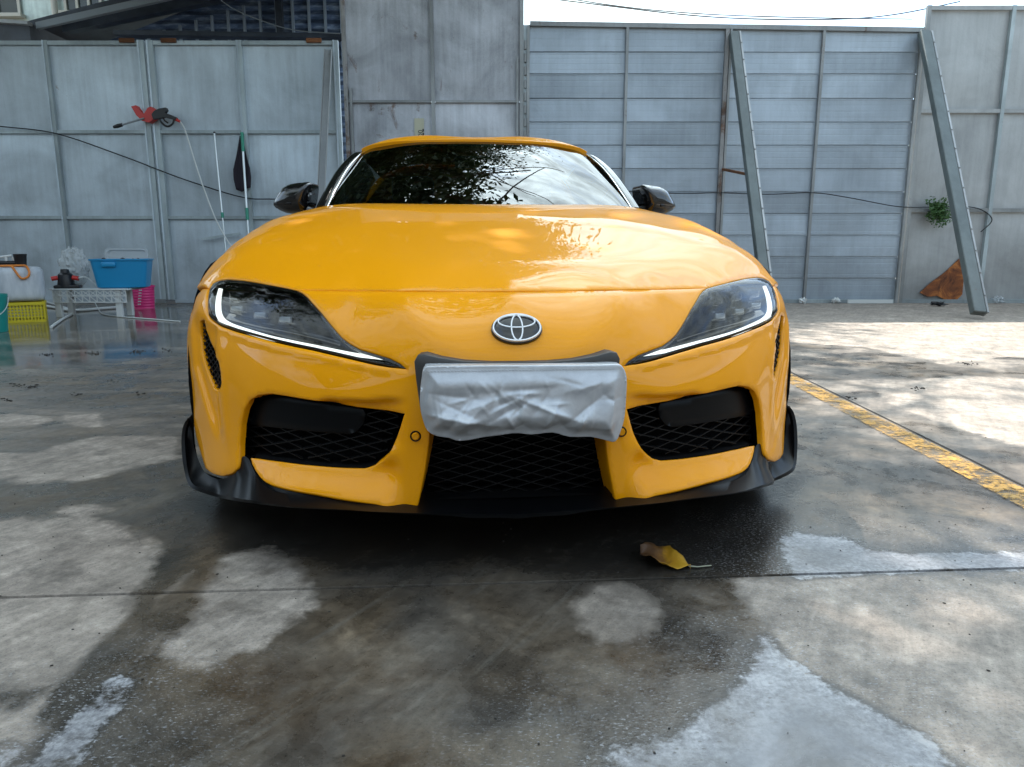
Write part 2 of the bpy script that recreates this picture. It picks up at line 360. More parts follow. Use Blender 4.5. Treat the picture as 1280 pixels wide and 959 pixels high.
struct(mesh('slab_joint', jv_, [(2*i, 2*i+1, 2*i+3, 2*i+2) for i in range(40)], mat('joint_dirt', (.02,.018,.016), .9)), label='dark slab joint beside the yellow line')
# ============================================================ FENCE, GATE, WALL
def galv(name, base, rust=.0, streak=.5, rough=.45, metal=.15, dirt=.5):
    m = mat(name, base, rough, metal); q = NB(m); co = q.coord()
    oi = q.n('ShaderNodeObjectInfo')
    ad = q.n('ShaderNodeVectorMath', operation='ADD'); sc = q.n('ShaderNodeVectorMath', operation='SCALE'); sc.inputs['Scale'].default_value = 37.0
    cmb = q.n('ShaderNodeCombineXYZ')
    for i in range(3): q.l(oi.outputs['Random'], cmb.inputs[i])
    q.l(cmb.outputs[0], sc.inputs[0]); q.l(co, ad.inputs[0]); q.l(sc.outputs[0], ad.inputs[1]); co = ad.outputs[0]
    st = q.n('ShaderNodeMapping'); st.inputs['Scale'].default_value = (7, 7, .5); q.l(co, st.inputs[0])
    a = q.noise(co, 1.3, 6, .62, .6); b = q.noise(st.outputs[0], 2.2, 5, .6); f = q.noise(co, 60, 3, .6)
    v = q.math('ADD', q.math('MULTIPLY', a, .55), q.math('ADD', q.math('MULTIPLY', b, .35*streak/.5), q.math('MULTIPLY', f, .12)))
    B = np.array(base)
    c = q.ramp(v, [(.34, B*(1-.42*dirt)), (.50, B), (.66, np.minimum(B*(1+.32*dirt)+.01, 1))])
    if rust:
        rn = q.math('ADD', q.math('MULTIPLY', q.noise(co, 2.1, 8, .72, 1.0), .7), q.math('MULTIPLY', b, .3))
        rm = q.ramp(rn, [(.66-.12*rust, 0.0), (.74-.12*rust, .85)])
        rc = q.ramp(q.noise(co, 18, 4, .6), [(.35, (.06,.03,.018)), (.65, (.19,.085,.035))])
        c = q.mix(rm, c, rc); q.l(q.mix(rm, (rough,)*3, (.85,)*3), q.b.inputs['Roughness'])
    zz = q.n('ShaderNodeSeparateXYZ'); q.l(q.coord(), zz.inputs[0])
    spl = q.ramp(q.math('SUBTRACT', zz.outputs['Z'], q.math('MULTIPLY', q.noise(co, 3.5, 6, .7), .9)), [(.0, .62), (.35, 0.0)])
    c = q.mix(q.math('MULTIPLY', spl, .38*min(1, dirt*2)), c, (.10,.095,.085))
    blot = q.noise(co, .8, 4, .55, .9); c = q.mix(1.0, c, q.ramp(blot, [(.38, 1-.28*dirt), (.5, 1.0), (.62, 1+.22*dirt)]), 'MULTIPLY')
    hue = q.n('ShaderNodeHueSaturation'); q.l(c, hue.inputs['Color']); q.l(q.math('MULTIPLY_ADD', oi.outputs['Random'], .22, .89), hue.inputs['Value'])
    q.l(hue.outputs[0], q.b.inputs['Base Color'])
    q.bump(q.math('ADD', q.math('MULTIPLY', a, 1.0), q.math('MULTIPLY', f, .04)), .35, .03)
    return m
M_gate = galv('painted_gate_sheet', (.50,.575,.63), rust=.22, dirt=.55)
M_gbar = galv('gate_frame_steel', (.37,.43,.45), rust=.35, dirt=.6)
M_tall = galv('weathered_zinc_sheet', (.41,.43,.465), rust=.62, dirt=.9)
M_board = galv('zinc_cladding', (.34,.40,.46), rust=.12, dirt=.42, rough=.4)
M_white = galv('chalky_post_paint', (.27,.285,.29), rust=.6, dirt=.6)
M_wall = galv('pale_zinc_sheet', (.35,.365,.37), rust=.15, dirt=.5)
M_brace = galv('galvanised_brace', (.13,.155,.155), rust=.12, dirt=.6)
M_rust = galv('rusted_steel', (.16,.06,.022), rust=.9, dirt=.9, rough=.85, metal=0)
M_peel = galv('peeling_post', (.30,.30,.30), rust=1.15, dirt=.9, rough=.7)
M_dark = mat('dark_rubber', (.012,.012,.013), .5)
def sheet(name, x0, x1, z0, z1, y, m, parent, bow=.012, th=.004, nx=8, nz=8, top=None):
    """pressed sheet: slightly oil-canned plate with thickness and turned edge"""
    ph = random.uniform(0, 6.28); vs = []; fs = []
    for s_ in (0, 1):
        for j in range(nz+1):
            for i in range(nx+1):
                a, b = i/nx, j/nz
                w = math.sin(math.pi*a)*math.sin(math.pi*b)
                dy = -bow*w*(1+.6*math.sin(ph+5*a+3*b))
                zt = z1 if top is None else top[0]+(top[1]-top[0])*a
                vs.append((x0+(x1-x0)*a, y+dy+(th if s_ else 0), z0+(zt-z0)*b))
    n = (nx+1)*(nz+1)
    for j in range(nz):
        for i in range(nx):
            k = j*(nx+1)+i; fs.append((k, k+1, k+nx+2, k+nx+1)); fs.append((n+k, n+k+nx+1, n+k+nx+2, n+k+1))
    ring = [i for i in range(nx)]+[j*(nx+1)+nx for j in range(nz)]+[nz*(nx+1)+i for i in range(nx, 0, -1)]+[j*(nx+1) for j in range(nz, 0, -1)]
    for i in range(len(ring)):
        a, b = ring[i], ring[(i+1) % len(ring)]; fs.append((b, a, n+a, n+b))
    return mesh(name, vs, fs, m, parent, True if False else False)
def gate_leaf(label, us, uvs, ztop, zs, group=None):
    """us: pixel columns (at v=165) of the uprights"""
    X = [fX(u) for u in us]
    g = empty('gate_leaf', label, 'gate', (X[0], YF, 0), 0, group)
    r = lambda x: x-X[0]
    Z = [.03]+zs+[ztop]
    for i in range(len(X)-1):
        for j in range(len(Z)-1):
            sheet('sheet_panel', r(X[i])+.012, r(X[i+1])-.012, Z[j]+.012, Z[j+1]-.012, .03, M_gate, g, bow=.014)
    for i, x in enumerate(X):
        bar_obj('frame_bar', (r(x), 0, .05), (r(x), 0, ztop+.03), uvs[i], .05, M_gbar, g)
        bar_obj('edge_bead', (r(x)-uvs[i]*.30, -.030, .05), (r(x)-uvs[i]*.30, -.030, ztop+.03), uvs[i]*.22, .012, M_gate, g)
    for j, z in enumerate(Z):
        for i in range(len(X)-1):
            bar_obj('rail', (r(X[i])+uvs[i]/2+.001, .002, z), (r(X[i+1])-uvs[i+1]/2-.001, .002, z), .05 if j in (0, len(Z)-1) else .042, .038, M_gbar if j else M_gate, g)
    return g
zr = [fZ(272), fZ(165)]
ZG = 3.38
gl1 = gate_leaf('grey sheet steel gate leaf behind the blue tub', [-130,-45,69,186], [.07,.06,.065,.09], ZG, zr)
gl2 = gate_leaf('grey sheet steel gate leaf with two pole handles leaning on it', [197,306,424], [.09,.075,.07], ZG, zr)
for g, u in ((gl1, 160), (gl2, 212), (gl2, 393)):       # rusty lugs on the top rail
    x = fX(u, 50); bm = bmesh.new(); bm_box(bm, (x-.10-g.location.x, -.05, ZG-.005), (x+.10-g.location.x, -.022, ZG+.05), .008); from_bm('hinge_lug', bm, M_rust, g)
bm = bmesh.new(); x = fX(205, 372)-gl1.location.x; bm_box(bm, (x-.10, -.05, .0), (x+.03, -.0, .06), .006); from_bm('drop_bolt', bm, M_white, gl1)
# loose channel leaning against the gate's right edge
a = at_Y(411, 62, YF-.10); b = at_Y(402, 240, YF-.42); b = a+(b-a)*((a[2]-.02)/(a[2]-b[2]))
ch = empty('steel_channel', 'pale folded steel channel leaning upright against the gate edge', 'steel channel', (b[0], b[1], 0))
loc = lambda p: (p[0]-b[0], p[1]-b[1], p[2])
bar_obj('web', loc(b), loc(a), .085, .008, M_wall, ch, up=(0,-1,0))
for s_ in (-1, 1):
    off = np.array([s_*.0455, -.025, 0]); bar_obj('flange', loc(b+off), loc(a+off), .006, .05, M_wall, ch, up=(0,-1,0))
# ---- tall weathered panel in the middle
xs = [fX(432, 100), fX(541, 100), fX(652, 100)]
tp = empty('tall_fence_panel', 'tall rust-stained zinc sheet panel standing above its neighbours', 'fence panel', (xs[0], YF, 0)); r = lambda x: x-xs[0]
Z = [.05, 1.35, fZ(127), 4.02]
for i in range(2):
    for j in range(3): sheet('sheet_panel', r(xs[i])+.006, r(xs[i+1])-.006, Z[j]+.004, Z[j+1]-.004, .03, M_tall, tp, bow=.018)
for i, (x, wd) in enumerate(zip(xs, (.05, .045, .05))):
    bar_obj('upright', (r(x), 0, .0), (r(x), 0, 4.05), wd, .05, M_peel if i == 0 else M_white, tp)
bar_obj('upright', (r(xs[0])+.065, -.004, .0), (r(xs[0])+.065, -.004, fZ(110)), .028, .04, M_white, tp)
bar_obj('upright', (r(xs[2])-.055, -.004, .0), (r(xs[2])-.055, -.004, fZ(72)), .028, .04, M_white, tp)
for i in range(2):
    for z in Z[1:3]: bar_obj('rail', (r(xs[i])+.03, .0, z), (r(xs[i+1])-.03, .0, z), .03, .034, M_white, tp)
bm = bmesh.new()                                     # slotted strip beside the right upright
for k in range(16): bm_box(bm, (r(xs[2])+.034, -.02, .9+k*.16), (r(xs[2])+.062, .02, .9+k*.16+.11), .004)
from_bm('slotted_strip', bm, M_white, tp)
bar_obj('upright', (r(xs[2])+.048, .012, 0), (r(xs[2])+.048, .012, 3.6), .07, .02, M_gbar, tp)
# paper notice on it
u0, v0, u1, v1 = 518, 148, 530, 176
x0, x1, z0, z1 = fX(u0, 160), fX(u1, 160), fZ(v1), fZ(v0)
M_paper = mat('old_paper', (.50,.50,.38), .8); M_ink = mat('ink', (.03,.03,.04), .7)
bm = bmesh.new(); bm_box(bm, (0, 0, 0), (x1-x0, .004, z1-z0-.0))
pn = tag(from_bm('paper_notice', bm, M_paper), 'small cream paper notice stuck on the tall rusty panel', 'notice'); pn.location = (x0, YF+.004, z0)
def text_obj(name, body, size, loc, rot, m, parent):
    cu = bpy.data.curves.new(name, 'FONT'); cu.body = body; cu.size = size; cu.extrude = .0008; cu.align_x = 'CENTER'; cu.align_y = 'CENTER'
    o = bpy.data.objects.new(name, cu); link(o)
    dg = bpy.context.evaluated_depsgraph_get(); me = bpy.data.meshes.new_from_object(o.evaluated_get(dg)); bpy.data.objects.remove(o)
    me.materials.clear(); me.materials.append(m); o = link(bpy.data.objects.new(name, me), parent); o.location = loc; o.rotation_euler = rot; return o
text_obj('lettering', '0CC', .085, ((x1-x0)*.58, -.002, (z1-z0)*.20), (R(90), R(90), 0), M_ink, pn)
bm = bmesh.new()
for k in range(3): bm_box(bm, (x1-x0-.022, -.002, .02+k*.048), (x1-x0-.002, -.0005, .055+k*.048))
from_bm('printed_column', bm, M_ink, pn)
# ---- clad fence with four bays
bx = [fX(660, 160), fX(781, 160), fX(903, 160), fX(1021, 160), fX(1141, 160)]
ft = [fZ(33, 660), fZ(35, 781), fZ(37, 907), fZ(39, 1031), fZ(41, 1150)]
fe = empty('clad_fence', 'blue-grey horizontal cladding fence with white uprights', 'fence', (bx[0], YF, 0)); r = lambda x: x-bx[0]
jv = [67, 94, 125, 154.5, 183.5, 213, 242, 269, 296, 323, 350]
jz = [fZ(v, 1000) for v in jv]; jz = [.006]+jz[::-1]
prof = []   # (z fraction, depth) of one board: lipped joint, shallow ribs
for a_, d_ in ((0, .026), (.078, .026), (.088, 0), (.22, 0), (.25, .0012), (.28, 0), (.47, 0), (.50, .0012), (.53, 0), (.72, 0), (.75, .0012), (.78, 0), (.94, 0), (.965, -.003), (1, -.003)): prof.append((a_, d_))
for i in range(4):
    for j in range(len(jz)):
        z0 = jz[j]+.003; last = j == len(jz)-1
        z1a = (ft[i]+.03 if last else jz[j+1]+.012); z1b = (ft[i+1]+.03 if last else jz[j+1]+.012)
        xa, xb = r(bx[i])+.004, r(bx[i+1])-.004; n = 6; vs = []; fs = []; jit = random.uniform(-.003, .003)
        ph = random.uniform(0, 6)
        for s_ in (0, 1):
            for a_, d_ in prof:
                for k in range(n+1):
                    f_ = k/n; z = z0+((z1a*(1-f_)+z1b*f_)-z0)*a_
                    vs.append((xa+(xb-xa)*f_, .024+d_+jit+.004*math.sin(ph+f_*5+a_)+(.003 if s_ else 0), z))
        m_ = len(prof)*(n+1)
        for b_ in range(len(prof)-1):
            for k in range(n):
                p_ = b_*(n+1)+k; fs.append((p_, p_+1, p_+n+2, p_+n+1)); fs.append((m_+p_+n+1, m_+p_+n+2, m_+p_+1, m_+p_))
        mesh('cladding_board', vs, fs, M_board, fe)
for i, x in enumerate(bx):
    m_ = M_peel if i == 2 else M_white
    bar_obj('upright', (r(x), -.004, .0), (r(x), -.004, ft[i]+.01), .036 if i != 2 else .05, .04, m_, fe)
bar_obj('upright', (r(bx[2])+.05, -.006, .0), (r(bx[2])+.05, -.006, ft[2]+.01), .03, .036, M_white, fe)
for i in range(4): bar_obj('top_rail', (r(bx[i])+.02, -.002, ft[i]+.03), (r(bx[i+1])+.02, -.002, ft[i+1]+.03), .055, .05, M_white, fe)
for i in range(4): bar_obj('bottom_rail', (r(bx[i])+.02, .012, .022), (r(bx[i+1])-.02, .012, .022), .06, .05, M_gbar, fe)
# ---- pale sheet wall on the right
wx = [bx[4]+.055, fX(1249, 160), fX(1360, 160), fX(1480, 160)]; zt = 3.80
wa = empty('sheet_wall', 'tall pale sheet steel wall with a weed growing on it', 'wall', (wx[0], YF, 0)); r = lambda x: x-wx[0]
Z = [.012, fZ(263, 1200), fZ(139, 1200), zt]
for i in range(3):
    for j in range(3): sheet('sheet_panel', r(wx[i])+.01, r(wx[i+1])-.01, Z[j]+.01, Z[j+1]-.008, .03, M_wall, wa, bow=.016)
for i, x in enumerate(wx): bar_obj('upright', (r(x), 0, 0), (r(x), 0, zt+.03), .05, .05, M_gbar if i else M_white, wa)
for i in range(3):
    for j, z in enumerate(Z[1:]): bar_obj('rail', (r(wx[i])+.028, .0, z), (r(wx[i+1])-.028, .0, z), .05, .04, M_white if j == 0 else M_wall, wa)
for i in range(3): bar_obj('bottom_rail', (r(wx[i])+.028, .012, .022), (r(wx[i+1])-.028, .012, .022), .06, .05, M_gbar, wa)
M_plate = mat('rust_plate', (.3,.1,.03), .85); q = NB(M_plate)
q.l(q.ramp(q.noise(q.coord(), 5.5, 7, .7, .8), [(.34, (.07,.025,.014)), (.5, (.22,.07,.022)), (.64, (.45,.16,.04))]), q.b.inputs['Base Color'])
# rusted triangular plate fixed low on the wall
tri = [(1150,366),(1163,354),(1182,340),(1203,320),(1206,335),(1203,368),(1196,375),(1186,377),(1172,370),(1160,371)]
pt = [at_Y(u, v, YF-.012) for u, v in tri]; n = len(pt); c0 = np.array([pt[0][0], YF-.012, 0])
vs = [p-c0 for p in pt]+[p-c0+np.array([0, .012, 0]) for p in pt]
tag(mesh('rusted_plate', vs, [tuple(range(n))[::-1], tuple(range(n, 2*n))]+[(i, (i+1) % n, n+(i+1) % n, n+i) for i in range(n)], M_plate, loc=c0), 'triangular rust-brown plate low on the pale wall', 'steel plate')
# ---- raking braces
PROTO = {}
def brace(label, top, foot, w, tie=None):
    top, foot = np.array(top), np.array(foot)
    e = empty('raking_brace', label, 'brace', (foot[0], foot[1], 0), 0, 'steel braces propping the fence')
    o = np.array([foot[0], foot[1], 0]); t_ = (top-foot)/np.linalg.norm(top-foot)
    bar_obj('channel_web', foot-o, top-o, w, .09, M_brace, e, up=(0, -1, 0), bevel=.008)
    sdir = np.cross(t_, np.array([0,-1,0])); sdir /= np.linalg.norm(sdir)
    nn = np.cross(sdir, t_); nn = nn/np.linalg.norm(nn)
    if nn[1] > 0: nn = -nn
    if sdir[0] < 0: sdir = -sdir
    q_ = sdir*(w*.5+.012)-nn*0; bar_obj('channel_flange', foot+q_-o, top+q_-o, .022, .092, M_wall, e, up=(0, -1, 0))
    for k in range(14):
        p = foot+(top-foot)*(.05+.9*k/13)+sdir*(w*.5+.012)-o
        if 'rivet' not in PROTO:
            bm = bmesh.new(); lathe(bm, [(.010,0),(.010,.003),(.007,.007),(0,.008)], 10); r0_ = from_bm('rivet', bm, M_white, e, True); PROTO['rivet'] = r0_.data
        else: r0_ = link(bpy.data.objects.new('rivet', PROTO['rivet']), e)
        r0_.location = p+nn*.0465; r0_.rotation_euler = Vector(nn).to_track_quat('Z', 'Y').to_euler()
    if tie: bar_obj('tie_bar', np.array(tie[0])-o, np.array(tie[1])-o, .03, .03, M_rust, e, up=(0,0,1))
    return e
f2 = ground_pt(1222, 399); brace('riveted steel brace propping the fence at its end beside the rusted plate', at_Y(1155, 41, YF-.07), f2+np.array([0,0,.06]), .135)
t1 = at_Y(917, 42, YF-.07); f1 = np.array([at_Y(945, 311, 8.2)[0]+.02, 7.75, .06])
p_ = t1+(f1-t1)*.55
brace('riveted steel brace with a tie bar, its foot hidden behind the car', t1, f1, .115, (p_, (at_Y(903, 212, YF)[0], YF-.02, fZ(212))))
# ---- weed on the wall rail
M_leafg = mat('weed_green', (.055,.13,.035), .6)
wc = at_Y(1172, 262, YF-.10); bm = bmesh.new(); st = bmesh.new()
for k in range(90):
    a_ = random.uniform(0, 6.28); el = random.uniform(-1.2, 1.0); ln_ = random.uniform(.10, .26)
    d_ = Vector((math.cos(a_)*math.cos(el), -abs(math.sin(a_))*math.cos(el)*.6, math.sin(el)))
    pts = [Vector((0,0,0)), d_*ln_*.5+Vector((0,0,.02)), d_*ln_+Vector((0,0,-.03))]
    tube(st, pts, [.003,.002,.001], 4)
    for s_ in range(14):
        f_ = .2+.8*s_/13; p = pts[0].lerp(pts[2], f_)+Vector((random.gauss(0,.014), random.gauss(0,.014), random.gauss(0,.014)))
        dx = Vector((random.gauss(0,1), random.gauss(0,1), random.gauss(0,1))).normalized(); dn = dx.cross(Vector((random.gauss(0,1), random.gauss(0,1), random.gauss(0,1)))).normalized()
        s2 = random.uniform(.014,.03); bm.faces.new([bm.verts.new(p+dx*s2), bm.verts.new(p+dn*s2*.5), bm.verts.new(p-dx*s2), bm.verts.new(p-dn*s2*.5)])
we = empty('weed', 'small green bushy weed growing from the pale wall rail', 'plant', wc)
from_bm('foliage', bm, M_leafg, we); from_bm('stem', st, M_leafg, we)
# ---- cables
M_cable = mat('black_cable', (.015,.016,.018), .5); M_wire = mat('grey_wire', (.25,.28,.30), .5); M_hose = mat('white_hose', (.62,.64,.62), .4)
def cable(name, px, Y, rad, m, label, cat='cable', seg=6):
    pts = smooth_path([at_Y(u, v, Y) for u, v in px], 8); return tag(tube_obj(name, pts, rad, m, None, seg), label, cat)
cable('power_cable', [(-60,150),(0,158),(70,167),(150,194),(197,212),(235,226),(300,246),(340,249),(425,247)], YF-.075, .0085, M_cable, 'black cable sagging across both gate leaves')
cable('power_cable', [(770,238),(850,242),(900,241),(960,243),(1015,241),(1060,247),(1120,258),(1160,259),(1200,258),(1226,262),(1240,275),(1226,290)], YF-.065, .007, M_cable, 'thin dark cable strung along the cladding fence to the weed')
cable('overhead_wire', [(600,-12),(700,0),(850,18),(950,24),(1050,24),(1120,18),(1200,2)], YF+9, .014, M_cable, 'overhead wire sagging lowest across the sky above the fence')
cable('overhead_wire', [(640,-14),(760,6),(870,17),(1000,22),(1140,24)], YF+9.5, .012, M_cable, 'overhead wire ending behind the pale wall top')
# ============================================================ BUILDINGS BEHIND THE GATE
M_navy = mat('navy_roof_sheet', (.035,.045,.062), .5); q = NB(M_navy); co = q.coord()
q.l(q.ramp(q.noise(co, 3, 5, .6), [(.35, (.022,.028,.04)), (.65, (.055,.068,.09))]), q.b.inputs['Base Color'])
M_blue = mat('blue_wall_sheet', (.03,.055,.12), .35); q = NB(M_blue); co = q.coord((1, 1, 4))
q.l(q.ramp(q.noise(co, 3.2, 5, .65, .4), [(.33, (.05,.075,.13)), (.50, (.12,.17,.28)), (.66, (.30,.38,.50))]), q.b.inputs['Base Color'])
wv = q.n('ShaderNodeTexWave', wave_type='BANDS', bands_direction='Z'); wv.inputs['Scale'].default_value = 2.2; wv.inputs['Distortion'].default_value = 1.5; q.l(q.coord(), wv.inputs['Vector'])
sock = q.b.inputs['Base Color'].links[0].from_socket; q.l(q.mix(.7, sock, q.ramp(wv.outputs['Fac'], [(.2, .35), (.6, 1.4)]), 'MULTIPLY'), q.b.inputs['Base Color'])
M_trl = mat('translucent_strip', (.34,.41,.50), .4)
YS = 12.6
sh = empty('shed', 'dark blue sheet shed with sloping gable roof behind the gate', 'shed', (fX(20, 40, YS), YS, 0)); o = np.array([fX(20, 40, YS), YS, 0])
P = lambda u, v, Y=YS: at_Y(u, v, Y)-o
def slab(name, a, b, dz, depth, m, parent, dy=0):
    vs = []
    for yy in (dy, dy+depth):
        for p in (a, b): vs += [(p[0], p[1]+yy, p[2]), (p[0], p[1]+yy, p[2]+dz)]
    return mesh(name, vs, [(0,2,3,1),(4,5,7,6),(0,1,5,4),(2,6,7,3),(1,3,7,5),(0,4,6,2)], m, parent)
ra, rb = P(38, 42), P(400, -52)
slab('roof', ra, rb, .13, 5.5, M_navy, sh, -.15)
slab('barge_board', P(60, 43), P(420, -38), .10, .08, M_wire, sh, -.30)
slab('rafter', P(80, 41.5), P(440, -33.7), .14, .18, M_navy, sh, -.05)
wl = P(90, 50); wr = P(470, 50)
zlow = 0.0
vs = [(wl[0], .55, 0), (wr[0], .55, 0), (wr[0], .55, wr[2]+1.8), (wl[0]+.2, .55, wl[2]+.1)]
mesh('wall', vs+[(x, y+.1, z) for x, y, z in vs], [(0,1,2,3),(7,6,5,4),(0,4,5,1),(1,5,6,2),(2,6,7,3),(3,7,4,0)], M_blue, sh)
for k, u in enumerate(range(146, 430, 21)):
    a = P(u, 47); b = P(u-4, max(46-(u-120)*.30, -30)); x = a[0]
    bm = bmesh.new(); bm_box(bm, (x-.02, .50, a[2]-.3), (x+.022, .545, max(b[2], a[2]+.05))); from_bm('translucent_strip', bm, M_trl, sh)
slab('post', P(338, 50), P(346, 50), 1.6, .1, M_navy, sh, .36)
slab('eave_beam', P(150, 47.5), P(440, 52), .07, .2, M_navy, sh, -.2)
cable('overhead_wire', [(262,-12),(290,10),(330,27),(370,38),(425,42)], YS-.6, .008, M_wire, 'pale wire hanging in front of the dark blue shed wall')
lo = empty('lean_to_roof', 'dark low roof edge left of the gable beside the old building', 'roof', (fX(-90, 30, YS-.4), YS-.4, 0)); o2 = np.array([fX(-90, 30, YS-.4), YS-.4, 0])
slab('roof_sheet', at_Y(-200, 14, YS-.4)-o2, at_Y(36, 28, YS-.4)-o2, -.40, 3.0, M_navy, lo)
slab('gutter', at_Y(-200, 10, YS-.5)-o2, at_Y(34, 26, YS-.5)-o2, -.05, .12, M_wall, lo)
YB = 18.0
M_old = galv('old_green_render', (.55,.64,.61), rust=.1, dirt=.8); M_win = mat('window_glass', (.05,.06,.06), .08); M_frame = mat('cream_frame', (.55,.53,.47), .6)
ob = empty('old_building', 'old pale green rendered building with cream window frames', 'building', (fX(-160, 0, YB), YB, 0)); ox = fX(-160, 0, YB)
bm = bmesh.new(); bm_box(bm, (0, 0, 0), (fX(300, 0, YB)-ox, 5, 8.5)); from_bm('wall', bm, M_old, ob)
def window(u0, u1, v0, v1, nb):
    x0, x1 = fX(u0, 10, YB)-ox, fX(u1, 10, YB)-ox; z1, z0 = fZ(v0, u0, YB), fZ(v1, u0, YB)
    bm = bmesh.new(); bm_box(bm, (x0, -.03, z0), (x1, -.004, z1)); w_ = from_bm('window', bm, M_win, ob)
    bm = bmesh.new()
    for k in range(nb+1):
        x = x0+(x1-x0)*k/nb; bm_box(bm, (x-.03, -.08, z0), (x+.03, -.032, z1))
    from_bm('frame', bm, M_frame, w_)
    bm = bmesh.new(); bm_box(bm, (x0-.1, -.2, z0-.08), (x1+.1, -.005, z0-.004)); from_bm('sill', bm, M_frame, w_)
window(-110, 26, -70, 19, 5); window(84, 128, -70, 16, 3); window(150, 240, -70, 6, 3)
bm = bmesh.new(); tube(bm, [(fX(72, 10, YB)-ox, -.12, 0), (fX(72, 10, YB)-ox, -.12, 8.4)], .07, 10); from_bm('drain_pipe', bm, M_frame, ob, True)
# ============================================================ OVERHANGING TREE (its crown is above the picture, it shades the yard and shows in the glass)
M_bark = mat('bark', (.10,.075,.055), .9); q = NB(M_bark); q.bump(q.noise(q.coord((6,6,1.5)), 3, 6, .7), .8, .05)
M_leaf = mat('tree_leaf', (.05,.095,.028), .45); q = NB(M_leaf)
q.l(q.ramp(q.noise(q.coord(), .9, 3, .5), [(.35, (.035,.07,.02)), (.65, (.085,.14,.04))]), q.b.inputs['Base Color'])
def tree(label, base, trunk_h, targets, spread, nleaf, seed, r0=.34, size=(.05,.10), xmax=99):
    random.seed(seed)
    e = empty('tree', label, 'tree', base); bm = bmesh.new(); tips = []; top_done = []
    def limb(p, d, length, r0, depth):
        p = Vector(p); d = Vector(d).normalized(); n = 6; pts = [p.copy()]; rr = [r0]
        for i in range(n):
            d = (d+Vector((random.gauss(0,.10), random.gauss(0,.10), random.gauss(.02,.08)))).normalized()
            p = p+d*length/n; pts.append(p.copy()); rr.append(r0*(1-.45*(i+1)/n))
            if depth <= 2 and i >= 1: tips.append(p.copy())
        if top_done:
            for i, p_ in enumerate(pts):       # pruned clear of the gateway
                w_ = p_+Vector(base)
                if i > 1 and w_.y > 0 and w_.z-H < w_.y*.34+.12 and abs(w_.x) < w_.y*.8+.6: pts = pts[:i]; rr = rr[:i]; break
        n = len(pts)-1
        tube(bm, pts, rr, 7 if depth > 1 else 5)
        if depth > 0 and n >= 4:
            for k in range(3 if depth > 1 else 2):
                i = random.randint(3, n); dd = (d+Vector((random.gauss(0,.6), random.gauss(0,.6), random.gauss(0,.28)))).normalized()
                limb(pts[i], dd, length*random.uniform(.5, .7), rr[i]*.65, depth-1)
    limb((0,0,-.1), (.05,-.02,1), trunk_h+.2, r0, 0); tips.clear(); top_done.append(1)
    top = Vector((.05*trunk_h, -.02*trunk_h, trunk_h))
    for t_ in targets:
        v_ = Vector(t_); limb(top, v_, v_.length*.72, r0*.45, 2)
    from_bm('trunk', bm, M_bark, e, True, 60)
    rs = np.random.default_rng(seed); T = np.array([tuple(t_) for t_ in tips])
    p = np.repeat(T, nleaf, 0)+rs.normal(0, 1, (len(T)*nleaf, 3))*np.array(spread)
    wd = p+np.array(base)
    T_ = np.repeat(T[:, 0]+base[0], nleaf)
    keep = (T_ < xmax) & (wd[:, 2] > 2.6) & ~((wd[:, 1] > 0) & (wd[:, 2]-H < wd[:, 1]*.328+.10) & (np.abs(wd[:, 0]) < wd[:, 1]*.80+.6))   # pruned clear of the gateway
    p = p[keep]; n = len(p)
    a_ = rs.normal(0, 1, (n, 3))*np.array([1, 1, .7]); a_ /= np.linalg.norm(a_, axis=1)[:, None]
    b_ = np.cross(a_, rs.normal(0, 1, (n, 3))); b_ /= np.linalg.norm(b_, axis=1)[:, None]; s_ = rs.uniform(*size, (n, 1))
    V = np.stack([p-a_*s_, p+b_*s_*.45, p+a_*s_, p-b_*s_*.45], 1).reshape(-1, 3)
    me = bpy.data.meshes.new('crown'); me.from_pydata(V.tolist(), [], np.arange(4*n).reshape(n, 4).tolist()); me.materials.append(M_leaf); link(bpy.data.objects.new('crown', me), e)
    print('leaves', n); return e
tree('large leafy tree overhanging the yard from beside the gate', (-8.6, 8.2, 0), 4.0, ((8.4,-1.5,3.2),(7.4,-3.6,3.6),(8.2,1.6,3.6),(5.5,-5.0,3.4),(5.6,2.8,4.6),(3.4,-2.2,4.4),(6.6,.4,5.0),(2.6,1.6,4.6),(-2.5,-1.5,4.2),(-2.0,2.4,4.2),(2.8,-5.8,3.6),(8.8,0,3.4),(8.2,-2.6,3.0),(7.0,-1.0,3.8),(9.0,-.8,4.0),(6.4,-2.4,2.8),(7.6,.9,2.9)), (.44,.44,.30), 88, 7, size=(.07,.13), xmax=-.35)
tree('leafy tree rising behind the tall rusty fence panel', (-2.7, 15.0, 0), 6.3, ((-5.5,-1,3),(-3.5,1.5,4),(3.2,-.5,3.4),(1.2,1.5,5),(-1.5,-1.5,5),(-5,-3,2.6),(-3,-3.5,3),(.5,-3,3),(-6.5,1,4.2),(2.0,-2.2,3.0),(-4.5,.5,2.4),(-2.5,-2,2.2),(1.6,-3,2.4),(-6.5,-2,2.4),(-1,-4,2.0),(1.8,-2,-.4),(2.6,-1,.2),(-2,-2.5,-.3),(.3,-3,-.2),(-4,-2,-.2),(3,.5,.4),(-6,-1.5,-.2)), (.50,.50,.40), 120, 11, size=(.055,.10))
